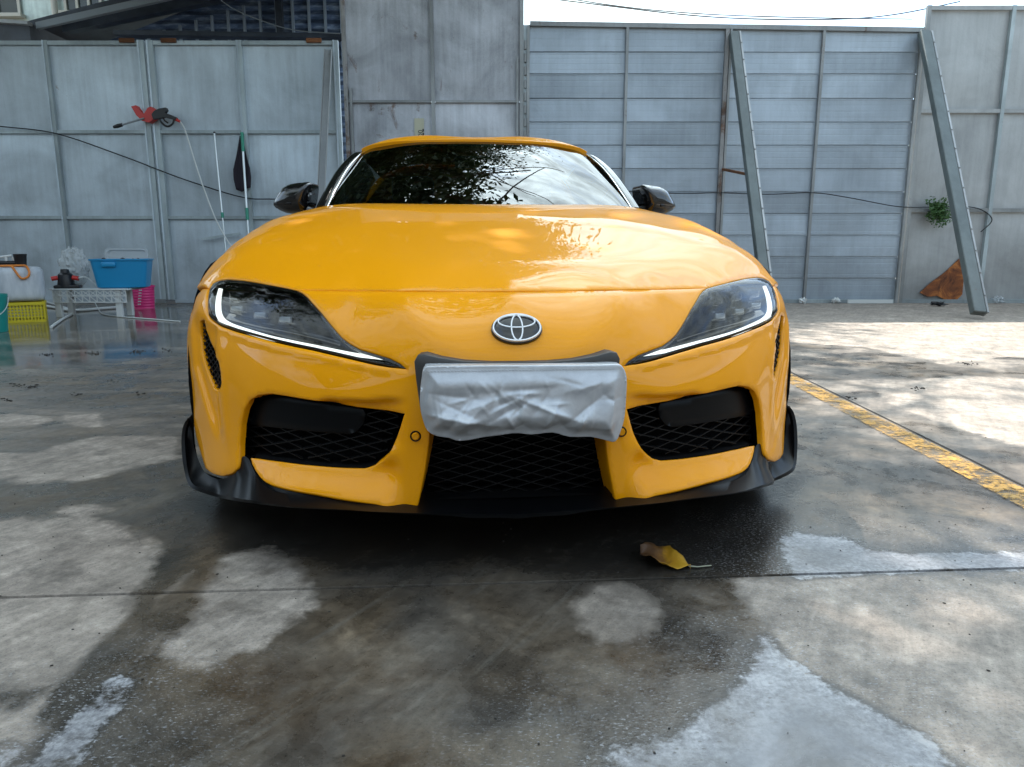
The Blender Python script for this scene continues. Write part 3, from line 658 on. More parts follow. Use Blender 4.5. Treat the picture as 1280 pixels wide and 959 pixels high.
# ============================================================ THE OTHER SIDE OF THE YARD (unseen behind the camera; it blocks low sky light and shows in the paint and glass)
M_shop = galv('workshop_sheet', (.16,.165,.16), rust=.3, dirt=.7); M_roll = galv('roller_door_steel', (.16,.17,.18), rust=.1, dirt=.5)
wk = empty('unseen_workshop', 'added light-blocking grey workshop with a row of roller doors facing the yard', 'unseen_workshop', (0, -8.5, 0))  # unseen building added behind the camera to block low sky light
bm = bmesh.new(); bm_box(bm, (-22, -7, 0), (16, 0, 4.2)); from_bm('wall', bm, M_shop, wk)
bm = bmesh.new(); bm_box(bm, (-22.5, -7.2, 4.204), (16.5, .5, 4.4)); from_bm('roof', bm, M_navy, wk)
for k in range(6):
    x = -19+k*6
    dr = mesh('roller_door', [(x+i*3.6, .03+.02*(j % 2), j*.12) for j in range(29) for i in (0, 1)], [(2*j, 2*j+1, 2*j+3, 2*j+2) for j in range(28)], M_roll, wk)
tree('unseen light-blocking tree added left of the workshop across the yard', (-9.5, -4.5, 0), 3.2, ((3,1.5,3),(4.5,-1,4),(-2,2,4),(1,3,3.4),(-3,-2,4),(1,-2.5,5),(2.5,3.5,2.4),(0,.5,5)), (.45,.45,.36), 40, 23, .28)  # unseen tree added to darken what the car's left side reflects
M_block = galv('rendered_block', (.30,.30,.28), rust=.1, dirt=.8, rough=.85, metal=0)
def yard_wall(x, y0, y1, label):
    e = empty('yard_wall', label, 'wall', (x, y0, 0)); n = int((y1-y0)/2.4); st_ = (y1-y0)/n
    for k in range(n):
        bm = bmesh.new(); bm_box(bm, (-.08, k*st_+.006, 0), (.08, (k+1)*st_-.006, 2.7+.02*math.sin(k*2.1)), .012); from_bm('wall_panel', bm, M_block, e)
    bm = bmesh.new(); bm_box(bm, (-.13, 0, 2.73), (.13, y1-y0, 2.82), .015); from_bm('coping', bm, M_block, e)
yard_wall(-10.6, -8.4, 10.0, 'rendered yard wall running from the gate toward the workshop')
yard_wall(11.4, -8.4, 10.0, 'rendered yard wall running from the pale sheet wall to the workshop')
xs2 = [wx[3]+.06, 10.0, 11.3]; sheet_e = empty('end_hoarding', 'plain grey hoarding between the pale wall and the yard wall', 'hoarding', (xs2[0], YF, 0))
for i in range(2): sheet('sheet_panel', xs2[i]-xs2[0], xs2[i+1]-xs2[0]-.02, .01, 3.4, .03, M_wall, sheet_e)
xs3 = [-10.5, fX(-130)-.05]; sheet_f = empty('gate_side_panel', 'grey sheet panel between the gate leaf and the yard wall', 'panel', (xs3[0], YF, 0))
sheet('sheet_panel', 0, xs3[1]-xs3[0], .01, 3.4, .03, M_gate, sheet_f)
random.seed(3)
# ============================================================ THE CAR (local frame: x across, y rearwards from the nose, z up)
class TPS:
    def __init__(s, pts, lam=1e-4, mirror=True):
        P = []
        for a, b, v in pts:
            P.append((a, b, v))
            if mirror and abs(a) > 1e-6: P.append((-a, b, v))
        P = np.array(P, float); s.X = P[:, :2]; n = len(P)
        K = s.k(s.X, s.X)+lam*np.eye(n); Q = np.c_[np.ones(n), s.X]
        A = np.block([[K, Q], [Q.T, np.zeros((3, 3))]])
        w = np.linalg.solve(A, np.r_[P[:, 2], 0, 0, 0]); s.w = w[:n]; s.c = w[n:]
        e_ = s(P[:, 0], P[:, 1])-P[:, 2]; print('fit', n, 'rms', round(float(np.sqrt((e_**2).mean())), 4), 'max', round(float(abs(e_).max()), 4), P[abs(e_).argmax()])
    @staticmethod
    def k(A, B):
        d2 = ((A[:, None]-B[None])**2).sum(-1); return .5*d2*np.log(d2+1e-12)
    def __call__(s, a, b):
        a = np.asarray(a, float); sh_ = a.shape; X = np.c_[np.ravel(a), np.ravel(np.broadcast_to(b, sh_))]
        return (s.k(X, s.X)@s.w+np.c_[np.ones(len(X)), X]@s.c).reshape(sh_)
# fascia: y = f(x, z)
f_base = TPS([(0,.10,.03),(0,.20,.03),(0,.32,.025),(0,.42,.02),(0,.50,.025),(0,.566,.070),(0,.61,.118),(0,.646,.172),(0,.70,.34),(0,.76,.58),
 (.25,.10,.035),(.25,.2,.04),(.25,.38,.045),(.25,.48,.065),(.25,.57,.115),(.25,.645,.205),(.25,.70,.36),
 (.38,.16,.06),(.38,.30,.085),(.38,.42,.095),(.38,.52,.145),(.38,.60,.215),(.39,.643,.262),(.40,.69,.39),
 (.535,.15,.115),(.535,.26,.15),(.535,.38,.165),(.535,.47,.19),(.535,.55,.24),(.535,.639,.33),(.535,.69,.42),
 (.65,.14,.20),(.65,.25,.235),(.65,.37,.25),(.65,.46,.275),(.65,.55,.325),(.65,.648,.425),(.65,.69,.50),
 (.767,.12,.34),(.767,.25,.37),(.767,.37,.385),(.767,.47,.40),(.767,.57,.445),(.767,.656,.545),(.767,.70,.63),
 (.825,.12,.43),(.825,.25,.455),(.825,.40,.465),(.825,.50,.48),(.825,.58,.515),(.825,.63,.565),(.825,.68,.66),
 (.88,.12,.54),(.88,.25,.545),(.88,.40,.55),(.88,.52,.57),(.88,.60,.63),(.88,.66,.76),
 (.925,.12,.66),(.925,.25,.65),(.925,.40,.65),(.925,.52,.68),(.915,.58,.72)], 6e-4)
def smooth01(t): t = np.clip(t, 0, 1); return t*t*(3-2*t)
def f_surf(x, z):
    x = np.asarray(x, float); z = np.asarray(z, float); a = np.abs(x)
    y = f_base(x, z)
    # crease over the intakes: the brow below the line is set back
    zc = .413-.075*(a-.25)
    band = smooth01((a-.24)/.06)*smooth01((.66-a)/.07)
    y = y+.020*band*smooth01((zc-z)/.009)*smooth01((z-.28)/.05)
    # lower blade leans forward at its foot (scooped)
    bl = smooth01((a-.25)/.05)*smooth01((.68-a)/.06)
    y = y-bl*(.030*smooth01((.235-z)/.085)-.018*np.exp(-((z-.245)/.03)**2))
    # scooped channel that holds the corner vent: sharp inboard ridge, running out to a point low down
    ar = .742-.05*smooth01((z-.40)/.2)*0+.012*np.sin((z-.30)*9); ao = np.interp(z, [.20, .30, .42, .56], [.762, .81, .868, .885])
    ch = smooth01((a-ar)/.022)*smooth01((ao-a)/.030)*smooth01((.575-z)/.07)*smooth01((z-.235)/.08)
    y = y+.022*ch
    y = y-.007*np.exp(-((a-ar+.012)/.016)**2)*smooth01((.54-z)/.06)*smooth01((z-.22)/.08)
    # raised rim under the headlight
    zl = np.interp(a, [.25, .36, .50, .62, .72, .80], [.478, .490, .507, .523, .540, .556])
    y = y-.006*np.exp(-((z-zl+.008)/.007)**2)*smooth01((a-.27)/.05)*smooth01((.81-a)/.03)
    # V-shaped shoulders running from nose to hood
    y = y-.004*np.exp(-((a-(.13+1.15*np.clip(z-.50, 0, .2)))/.055)**2)*smooth01((z-.49)/.04)*smooth01((.66-z)/.05)
    return y
# bonnet and wing tops: z = g(x, y)
g_surf = TPS([(0,.06,.566),(0,.118,.612),(0,.172,.646),(.25,.205,.645),(.39,.262,.643),(.535,.33,.639),(.65,.425,.648),(.767,.545,.656),(.825,.60,.648),(.88,.70,.642),
 (0,.30,.686),(.25,.32,.686),(.40,.37,.684),
 (0,.45,.724),(.25,.45,.721),(.45,.45,.702),
 (0,.65,.770),(.30,.65,.766),(.52,.65,.752),(.66,.65,.733),(.76,.66,.712),(.82,.66,.688),(.868,.66,.648),
 (0,.80,.804),(.30,.80,.800),(.55,.80,.790),(.68,.80,.772),(.78,.79,.750),(.84,.78,.724),(.885,.78,.686),(.912,.79,.640),
 (0,.95,.838),(.30,.95,.834),(.55,.95,.825),(.68,.95,.810),(.78,.95,.790),(.84,.95,.767),(.88,.95,.736),(.915,.95,.688),
 (0,1.10,.869),(.30,1.10,.865),(.55,1.10,.857),(.68,1.10,.843),(.78,1.10,.822),(.84,1.10,.797),(.88,1.10,.764),(.915,1.10,.710),
 (0,1.22,.892),(.30,1.22,.889),(.55,1.22,.882),(.68,1.22,.868),(.78,1.24,.849),(.84,1.25,.822),(.88,1.25,.786),(.912,1.25,.728),
 (0,1.34,.909),(.30,1.34,.907),(.55,1.34,.900),(.70,1.36,.878),
 (0,1.47,.918),(.30,1.47,.917),(.55,1.47,.911),(.70,1.47,.893),(.80,1.45,.860),(.86,1.45,.818),(.905,1.45,.735),
 (0,1.75,.935),(.30,1.75,.934),(.55,1.75,.928),(.70,1.75,.904),(.80,1.75,.862),(.87,1.75,.785),(.90,1.75,.71)], 2e-3)
def hit_f(u, v, off=0.0):
    o, d = car_ray(u, v); ts = np.linspace(1.2, 3.0, 400)
    p = o[None]+ts[:, None]*d[None]; e = p[:, 1]-f_surf(p[:, 0], p[:, 2])-off
    k = np.where((e[:-1] < 0) & (e[1:] >= 0))[0]
    k = k[0] if len(k) else int(np.argmin(np.abs(e)))
    w_ = -e[k]/(e[k+1]-e[k]+1e-12) if k+1 < len(e) else 0; w_ = min(max(w_, 0), 1)
    t_ = ts[k]+w_*(ts[1]-ts[0]); return o+t_*d
def hit_g(u, v):
    o, d = car_ray(u, v); ts = np.linspace(1.2, 3.6, 600)
    p = o[None]+ts[:, None]*d[None]; e = p[:, 2]-g_surf(p[:, 0], p[:, 1])
    k = np.where((e[:-1] > 0) & (e[1:] <= 0))[0]; k = k[0] if len(k) else int(np.argmin(np.abs(e))); return p[k]
def xz(px, off=0.0): return [tuple(hit_f(u, v, off)[[0, 2]]) for u, v in px]
def shrink(poly, d):
    P = np.array(poly); n = len(P); A = 0.5*np.sum(P[:, 0]*np.roll(P[:, 1], -1)-np.roll(P[:, 0], -1)*P[:, 1]); sg = 1 if A > 0 else -1; out = []
    for i in range(n):
        a, b, c = P[i-1], P[i], P[(i+1) % n]
        e1 = (b-a)/(np.linalg.norm(b-a)+1e-9); e2 = (c-b)/(np.linalg.norm(c-b)+1e-9)
        n1 = np.array([-e1[1], e1[0]])*sg; n2 = np.array([-e2[1], e2[0]])*sg
        m_ = n1+n2; m_ /= (np.linalg.norm(m_)+1e-9); k = min(1/max(m_@n1, .35), 2.2); out.append(b+m_*d*k)
    return [tuple(p) for p in out]
def resample(poly, step, closed=True):
    out = []; n = len(poly)
    for i in range(n if closed else n-1):
        a, b = np.array(poly[i]), np.array(poly[(i+1) % n]); k = max(1, int(np.ceil(np.linalg.norm(b-a)/step)))
        for j in range(k): out.append(tuple(a+(b-a)*j/k))
    return out
def inside(poly, X, Y): return poly_sd(poly, X, Y) > 0
def panel(name, outline, holes, surf, mp_, m, parent, step=.014, depth=.03, inset=0.0, th_dir=None, lip=.004):
    """Trimmed sheet-metal skin: outline/holes in a 2-D domain, lifted by surf, its edges rolled inwards.
    mp_(a, b, s) maps domain + surface value to xyz."""
    loops = [resample(outline, step)]+[resample(h, step) for h in holes]
    pts = []; edges = []
    for lp in loops:
        s0 = len(pts); pts += lp; edges += [(s0+i, s0+(i+1) % len(lp)) for i in range(len(lp))]
    nb = len(pts); A = np.array(outline); lo, hi = A.min(0), A.max(0)
    ga, gb = np.meshgrid(np.arange(lo[0], hi[0], step), np.arange(lo[1], hi[1], step*.87)); ga = ga+(np.arange(ga.shape[0])[:, None] % 2)*step/2
    sd_ = poly_sd(outline, ga, gb)
    for h in holes: sd_ = np.minimum(sd_, -poly_sd(h, ga, gb))
    k = sd_ > step*.55; pts += list(zip(ga[k].tolist(), gb[k].tolist()))
    r_ = geometry.delaunay_2d_cdt([Vector(p) for p in pts], edges, [], 0, 1e-7)
    v2 = np.array([tuple(v) for v in r_[0]]); tris = np.array(r_[2])
    cen = v2[tris].mean(1); ok = poly_sd(outline, cen[:, 0], cen[:, 1]) > -1e-6
    for h in holes: ok &= poly_sd(h, cen[:, 0], cen[:, 1]) < 1e-6
    tris = tris[ok]
    # same winding everywhere
    e1 = v2[tris[:, 1]]-v2[tris[:, 0]]; e2 = v2[tris[:, 2]]-v2[tris[:, 0]]; fl = e1[:, 0]*e2[:, 1]-e1[:, 1]*e2[:, 0] < 0
    tris[fl] = tris[fl][:, ::-1]
    s_ = surf(v2[:, 0], v2[:, 1]); P3 = np.array(mp_(v2[:, 0], v2[:, 1], s_)).T
    # analytic normals
    h_ = 1e-3
    du = np.array(mp_(v2[:, 0]+h_, v2[:, 1], surf(v2[:, 0]+h_, v2[:, 1]))).T-P3; dv = np.array(mp_(v2[:, 0], v2[:, 1]+h_, surf(v2[:, 0], v2[:, 1]+h_))).T-P3
    nn = np.cross(du, dv); nn /= np.linalg.norm(nn, axis=1)[:, None]+1e-12
    # boundary edges of the kept triangles
    cnt = {}
    for t_ in tris:
        for a_, b_ in ((t_[0], t_[1]), (t_[1], t_[2]), (t_[2], t_[0])): cnt[(a_, b_)] = cnt.get((a_, b_), 0)+1
    be = [e for e in cnt if (e[1], e[0]) not in cnt]
    inn = -nn if th_dir is None else np.tile(np.array(th_dir, float), (len(nn), 1))
    used = sorted({i for e in be for i in e}); rmap = {}
    out2 = {}
    for a_, b_ in be:      # outward direction in the surface
        t_ = P3[b_]-P3[a_]; o_ = np.cross(t_, nn[a_]); o_ /= np.linalg.norm(o_)+1e-12
        for i in (a_, b_): out2[i] = out2.get(i, 0)+o_
    verts = P3.tolist(); faces = [tuple(t_) for t_ in tris]
    steps = [(lip*.7, lip*.3), (lip, lip), (lip, depth)]
    cur = {i: i for i in used}
    for o_, d_ in steps:
        nxt = {}
        for i in used:
            ov = out2[i]/(np.linalg.norm(out2[i])+1e-12); nxt[i] = len(verts); verts.append(list(P3[i]+ov*(o_-lip)*0+ov*o_*0.5+inn[i]*d_))
        for a_, b_ in be: faces.append((cur[b_], cur[a_], nxt[a_], nxt[b_]))
        cur = nxt
    ob_ = mesh(name, verts, faces, m, parent, True)
    return ob_
def MF(a, b, s): return (a, s, b)
def MG(a, b, s): return (a, b, s)
def mirror_poly(p): return [(-a, b) for a, b in p]
# ---- car materials
M_paint = mat('yellow_car_paint', (.80,.37,.004), .5, 0, .05, .58, coat_rough=.012)
q = NB(M_paint); q.b.inputs['Coat IOR'].default_value = 1.5
fl = q.n('ShaderNodeTexNoise'); fl.inputs['Scale'].default_value = 900; q.l(q.coord(), fl.inputs['Vector'])
q.l(q.ramp(fl.outputs['Fac'], [(.4, (.86,.325,.001)), (.6, (.90,.35,.0012))]), q.b.inputs['Base Color'])
M_gloss = mat('gloss_black', (.008,.008,.009), .12, 0, .5, .6)
M_satin = mat('satin_black_plastic', (.003,.0034,.0042), .34, 0, .14); q = NB(M_satin); q.bump(q.noise(q.coord(), 400, 2), .05, .001)
M_matte = mat('matte_black', (.003,.003,.0035), .9, 0, .1)
M_mesh = mat('grille_black', (.003,.003,.0035), .5, 0, .3)
M_house = mat('lamp_housing', (.006,.006,.007), .22)
M_lens = thin_glass('lamp_lens', (.93,.94,.95), 0.0, 1.5)
M_glass = thin_glass('windscreen_glass', (.16,.20,.19), 0.0, 2.2)
M_drl = mat('running_light', (.75,.78,.78), .25, emit=(.92,1,.95), estr=.30)
M_proj = mat('projector_lens', (.42,.45,.47), .08, 0, .6, .5)
M_chrome = mat('bright_trim', (.80,.82,.84), .16, 1.0)
M_chromeb = mat('pale_emblem', (.88,.89,.90), .28, .15)
M_tyre = mat('tyre_rubber', (.013,.013,.014), .75); M_rim = mat('dark_alloy', (.05,.05,.055), .3, .8); M_disc = mat('brake_disc', (.3,.3,.3), .35, .9)
M_cloth = mat('silver_cover_cloth', (.50,.54,.60), .36, .45); q = NB(M_cloth); co = q.coord()
q.l(q.ramp(q.noise(co, 26, 5, .65, .8), [(.30, (.46,.475,.50)), (.7, (.56,.575,.60))]), q.b.inputs['Base Color'])
rdg = q.math('SUBTRACT', 1.0, q.math('ABSOLUTE', q.math('MULTIPLY_ADD', q.noise(co, 13, 4, .55, 1.2), 2.0, -1.0)))
q.bump(q.math('ADD', q.math('MULTIPLY', q.noise(co, 55, 4, .6, .4), .6), q.math('MULTIPLY', q.noise(co, 600, 2), .08)), .22, .004)
CAR = empty('sports_car', 'yellow low sports coupe with silver cloth over its front plate', 'car', (P0[0], P0[1], 0), TH)
# ---- traced outlines (image left side; mirrored for the other)
HL = [(258.6,384.7),(259.2,372),(261.5,361),(266,353.5),(274,350),(284,348.6),(305,350.2),(338,355.8),(360,360),(371.5,362.6),(378,366),(384.5,371.6),(402,391.3),(419.4,413),(428,422.5),(437,429.5),(450,436.8),(470,442.8),(487,448),(500,454.7),(509,462),(490,459.8),(459,453.6),(393,438.3),(338.4,426.3),(294.7,414.2),(280,409),(268.4,403.3),(262.5,398.5),(259.6,393.5)]
hl = xz(HL); hl_in = hl[9:21]; hl_low = hl[20:]        # inner edge to the tip, then the lower edge outwards
VENT = xz([(249.5,401),(255.6,398.5),(258,412.6),(263,426),(268.8,438.8),(273.5,452),(276,466),(277,479),(275.5,486),(271,489),(267,486),(261,472),(255.5,456),(252,441),(250,420)])
shut = [tuple(p[[0, 2]]) for p in (hit_f(u, v) for u, v in ((371.5,362.6),(400,362.9),(450,363.3),(500,363.7),(560,364),(600,364.1),(648,364.2)))]
INT = xz([(505,517.5),(445,508.7),(395,501),(355,494.5),(337.5,492),(322,494),(311,502),(305,512),(301,530),(299,556),(298.5,578)])   # brow, inner end to the outer pillar foot
LOW_IN = xz([(504.5,519.5),(500,534),(495,548),(490,560),(484.5,570),(477.5,577.5),(467,583.5),(455,586),(430,585.2),(395,582.5),(350,577),(312.5,572)])
BLADE = xz([(312.5,572),(314.8,580),(318.7,587.5),(324,595.5),(330,601.5),(338,606),(350,609.5),(395,618.2),(470,630.6),(513,636.8),(518,637.5),(521.5,634),(525,618),(530,592),(536,552)])
PIL = xz([(298.5,578),(297.5,585),(290,592),(277.5,595.5),(266,592.5),(257,586)])
# half outline, image left (x < 0), from centre top to centre bottom
side = [(-.905,.585),(-.920,.52),(-.926,.42),(-.926,.32),(-.915,.24),(-.890,.20)]
top_out = xz([(259,357.5)])[0]
half = [(0.0, shut[-1][1])]+shut[::-1][1:]+hl_in[1:]+hl_low[1:]+[hl[0],hl[1],(hl[2][0]-.004,hl[2][1])]+[(-.857,.628),(-.885,.605)]+side+PIL[::-1]+INT[::-1][1:]+LOW_IN[1:]+BLADE[1:]+[(BLADE[-1][0]+.004,.40),(0.0,.40)]
outl = half+[(-a, b) for a, b in half[::-1] if abs(a) > 1e-6]
cl = []
for p in outl:
    if not cl or math.hypot(p[0]-cl[-1][0], p[1]-cl[-1][1]) > .0015: cl.append(p)
outl = shrink(cl, .0018)
panel('front_bumper', outl, [VENT, mirror_poly(VENT)], f_surf, MF, M_paint, CAR, .0095, .016, lip=.005)
# ---- bonnet with the wing tops
hg = [tuple(hit_f(u, v)[[0, 1]]) for u, v in ((261,361),(266,353.5),(274,350),(284,348.6),(305,350.2),(338,355.8),(360,360),(371.5,362.6))]
hs = [tuple(hit_f(u, v)[[0, 1]]) for u, v in ((400,362.9),(450,363.3),(500,363.7),(560,364),(600,364.1),(648,364.2))]
hs[-1] = (0.0, hs[-1][1])
edge = sorted([(abs(p[0]), p[1], p[2]) for p in (hit_f(u, v) for u, v in ((261,361),(266,353.5),(274,350),(284,348.6),(305,350.2),(338,355.8),(360,360),(371.5,362.6),(400,362.9),(450,363.3),(500,363.7),(560,364),(600,364.1),(648,364.2)))])
edge[0] = (0.0,)+edge[0][1:]; EX = np.array([e[0] for e in edge]); EY = np.array([e[1] for e in edge]); ED = np.array([e[2]-float(g_surf(np.array([e[0]]), np.array([e[1]]))[0]) for e in edge])
print('seam', ED.round(4))
def g_fit(x, y):
    a = np.abs(np.asarray(x, float)); y = np.asarray(y, float)
    return g_surf(x, y)+np.interp(a, EX, ED)*np.exp(-((y-np.interp(a, EX, EY))/.11)**2)
rear = [(-.64,1.665),(-.60,1.64),(-.45,1.585),(-.25,1.545),(0,1.53)]
sidex = [(-.86,.625),(-.893,.68),(-.909,.78),(-.916,.92),(-.918,1.05),(-.914,1.25),(-.907,1.45),(-.899,1.72),(-.84,1.735),(-.72,1.72)]
halfh = hs[::-1]+hg[::-1]+sidex+rear
outh = halfh+[(-a, b) for a, b in halfh[::-1] if abs(a) > 1e-6]
cl = []
for p in outh:
    if not cl or math.hypot(p[0]-cl[-1][0], p[1]-cl[-1][1]) > .002: cl.append(p)
panel('bonnet', shrink(cl, .0026), [], g_fit, MG, M_paint, CAR, .016, .03, lip=.005)
# black strip standing in for the shade inside the bonnet's shut line
V_ = []; F_ = []
for sgn in (-1, 1):
    for k, (x_, y_, z_) in enumerate(edge if sgn > 0 else edge):
        V_ += [(sgn*x_, y_+.0040-.007, z_-.0057-.005), (sgn*x_, y_+.0040+.007, z_-.0057+.005)]
        if k: n_ = len(V_); F_.append((n_-4, n_-3, n_-1, n_-2))
mesh('shut_line_shade', V_, F_, M_matte, CAR)
# black inner shell added behind the gaps to deepen their shade
def grid_surf(name, xs_, zs_, fn, m, parent, smooth=True):
    vs = [fn(x, z) for z in zs_ for x in xs_]; nx_ = len(xs_)
    fs = [(j*nx_+i, j*nx_+i+1, (j+1)*nx_+i+1, (j+1)*nx_+i) for j in range(len(zs_)-1) for i in range(nx_-1)]
    return mesh(name, vs, fs, m, parent, smooth)
grid_surf('inner_shell', np.linspace(-.86, .86, 60), np.linspace(.15, .62, 24), lambda x, z: (x, float(f_base(np.array([x]), np.array([z]))[0])+.12+.04*(abs(x) < .3), z), M_matte, CAR)
# ---- headlights
def lamp(sx):
    S = lambda p: [(sx*-a, b) for a, b in p] if sx > 0 else p
    hp = S(hl)
    e = empty('headlight', '', ''); e.parent = CAR
    for k in ('label', 'category'): del e[k]
    panel('lens', shrink(hp, .004), [], lambda a, b: f_surf(a, b)+.001, MF, M_lens, e, .014, .004, lip=.002)
    # black surround: thin band round the lens
    panel('surround', shrink(hp, .0022), [shrink(hp, .0062)], lambda a, b: f_surf(a, b)+.0035, MF, M_gloss, e, .014, .03, lip=.002)
    hin = lambda a, b: f_surf(a, b)+.038+.03*smooth01((np.abs(a)-.35)/.3)
    panel('housing', shrink(hp, .005), [], hin, MF, M_house, e, .016, .004, lip=.002)
    # running light: vertical arm, corner, long blade
    c_ = [(275.5,361),(273.2,372),(272.4,383),(273.4,393),(277.5,400.5),(285,406),(298,411),(334,421.9),(365,428.6),(393,434),(437,442.7),(462,446.3),(487,449.4)]
    wd = [4.0,5.2,6.0,6.4,6.4,6.2,5.8,5.4,5.0,4.6,4.0,3.4,2.2]
    ctr = np.array(smooth_path([(u, v) for u, v in c_], 4)); ww = np.interp(np.linspace(0, 1, len(ctr)), np.linspace(0, 1, len(wd)), wd)
    tg = np.gradient(ctr, axis=0); tg /= np.linalg.norm(tg, axis=1)[:, None]; nr = np.c_[-tg[:, 1], tg[:, 0]]
    V_ = []; n_ = len(ctr)
    for k in range(n_):
        for s_, dep in ((-.5, .020), (-.5, .010), (.5, .010), (.5, .020)):
            u, v = ctr[k]+nr[k]*ww[k]*s_; p = hit_f(u, v, .012); x_, z_ = p[0]*(-1 if sx > 0 else 1), p[2]
            V_.append((x_, float(f_surf(np.array([x_]), np.array([z_]))[0])+dep, z_))
    F_ = [(k*4+j, k*4+(j+1) % 4, k*4+4+(j+1) % 4, k*4+4+j) for k in range(n_-1) for j in range(4)]+[(0,1,2,3), tuple(range(n_*4-4, n_*4))]
    mesh('running_light', V_, F_, M_drl, e)
    # two rows of three lamp units
    for row, boxes in ((0, ((291,309,364,378),(321,340,367,382),(352,374,373,388))), (1, ((291,313,378.5,393),(320,342,386,400.5),(350.5,375,391,408)))):
        for (u0, u1, v0, v1) in boxes:
            cpt = hit_f((u0+u1)/2, (v0+v1)/2, .03); c2 = hit_f(u1, v1, .03); hw_, hh_ = abs(c2[0]-cpt[0]), abs(c2[2]-cpt[2])
            x_ = cpt[0]*(-1 if sx > 0 else 1); y_ = float(f_surf(np.array([x_]), np.array([cpt[2]]))[0])+.046
            bm = bmesh.new(); bm_box(bm, (-hw_, -.018, -hh_), (hw_, .05, hh_), .004)
            u_ = from_bm('lamp_unit', bm, M_gloss, e, True); u_.location = (x_, y_, cpt[2]); u_.rotation_euler = (0, 0, (-.55 if x_ < 0 else .55))
            bm = bmesh.new(); bm_box(bm, (-hw_*.66, -.0235, -hh_*.52), (hw_*.66, -.015, hh_*.52), .0035); pj = from_bm('projector', bm, M_proj if row else M_house, e, True); pj.location = u_.location; pj.rotation_euler = u_.rotation_euler
    # step in the housing under the units
    V_ = []; F_ = []
    st_ = smooth_path([(282,398),(320,408),(360,415),(398,424),(425,432)], 5)
    for k, (u, v) in enumerate(st_):
        p = hit_f(u, v, .02); x_ = p[0]*(-1 if sx > 0 else 1); y0_ = float(f_surf(np.array([x_]), np.array([p[2]]))[0])
        V_ += [(x_, y0_+.022, p[2]), (x_, y0_+.06, p[2]+.012), (x_, y0_+.06, p[2]-.012)]
        if k: F_ += [(3*k-3, 3*k, 3*k+1, 3*k-2), (3*k-3, 3*k-1, 3*k+2, 3*k)]
    mesh('reflector_step', V_, F_, M_gloss, e, True)
    return e
for sx in (-1, 1): lamp(sx)
# ---- corner vents with honeycomb
def lattice(name, poly, dx, dz, slope, bw, off, dep, m, parent, surf=None):
    """diamond lattice clipped to poly, standing at surf+off"""
    bm = bmesh.new(); A = np.array(poly); lo, hi = A.min(0), A.max(0); surf = surf or f_base
    for sgn in (-1, 1):
        c0 = lo[1]-abs(slope)*(hi[0]-lo[0])-dz
        while c0 < hi[1]+abs(slope)*(hi[0]-lo[0])+dz:
            ts = np.arange(lo[0], hi[0], dx); zz = c0+sgn*slope*(ts-(lo[0]+hi[0])/2)
            ins = poly_sd(poly, ts, zz) > -.002
            run = []
            for k in range(len(ts)+1):
                if k < len(ts) and ins[k]: run.append(k)
                else:
                    if len(run) > 1:
                        ys_ = surf(ts[run], zz[run])+off
                        ring = []
                        for x_, y_, z_ in zip(ts[run], ys_, zz[run]):
                            ring.append([bm.verts.new(q_) for q_ in ((x_, y_+dep, z_-bw), (x_, y_, z_-bw*.7), (x_, y_, z_+bw*.7), (x_, y_+dep, z_+bw))])
                        for a_, b_ in zip(ring[:-1], ring[1:]):
                            for j in range(4): bm.faces.new((a_[j], a_[(j+1) % 4], b_[(j+1) % 4], b_[j]))
                    run = []
            c0 += dz
    return from_bm(name, bm, m, parent)
for s_ in (1, -1):
    vp = VENT if s_ > 0 else mirror_poly(VENT)
    lattice('corner_vent', shrink(vp, -.004), .008, .017, .9, .0022, .012, .012, M_mesh, CAR, f_surf)
    panel('vent_backing', shrink(vp, -.006), [], lambda a, b: f_surf(a, b)+.03, MF, M_matte, CAR, .016, .004)
# ---- side intakes and central grille
for s_ in (1, -1):
    ip = INT+xz([(304,580),(312,590)])+LOW_IN[::-1]
    ip = ip if s_ > 0 else mirror_poly(ip)
    lattice('intake_mesh', shrink(ip, .004), .014, .024, .30, .0016, .050, .012, M_mesh, CAR)
    panel('intake_liner', shrink(ip, -.012), [shrink(ip, -.004)], lambda a, b: f_base(a, b)+.042, MF, M_matte, CAR, .014, .05, lip=.002, th_dir=(0, 1, 0))
    bp_ = xz([(318,497),(345,499),(395,506),(452,514),(455,521),(452,533),(444,543),(434,547),(405,544.5),(350,539),(304,535),(304,518)])
    bp_ = bp_ if s_ > 0 else mirror_poly(bp_)
    panel('blanking_panel', bp_, [], lambda a, b: f_base(a, b)+.044, MF, M_satin, CAR, .016, .012, lip=.002)
cg = xz([(538,536),(650,533)]); cgp = [(cg[0][0], .385), (0, .39), (-cg[0][0], .385)]
low = xz([(526,628)])[0]; cgp += [(-low[0]-.0, .165), (low[0], .165)]
lattice('lower_grille', [(a, b) for a, b in cgp if True], .014, .024, .30, .0016, .085, .014, M_mesh, CAR)
grid_surf('air_duct_floor', np.linspace(-.30, .30, 12), [0, 1], lambda x, t_: (x, .07+t_*.16, .168), M_matte, CAR)
for s_ in (1, -1):
    ck = [hit_f(u, v, .004) for u, v in ((519.5,636),(523,622),(527,604),(531,584),(535,562),(538,545))]; ck.append(np.array([ck[-1][0]+.003, ck[-1][1], .395])); V_ = []; F_ = []
    for p in ck:
        for k_ in range(5): t_ = k_/4; V_.append((s_*(p[0]+.012*t_), p[1]+.085*t_, p[2]+.010*t_))
    for i in range(len(ck)-1):
        for k_ in range(4): F_.append((i*5+k_, i*5+k_+1, i*5+k_+6, i*5+k_+5))
    mesh('grille_cheek', V_, F_, M_paint, CAR, True)
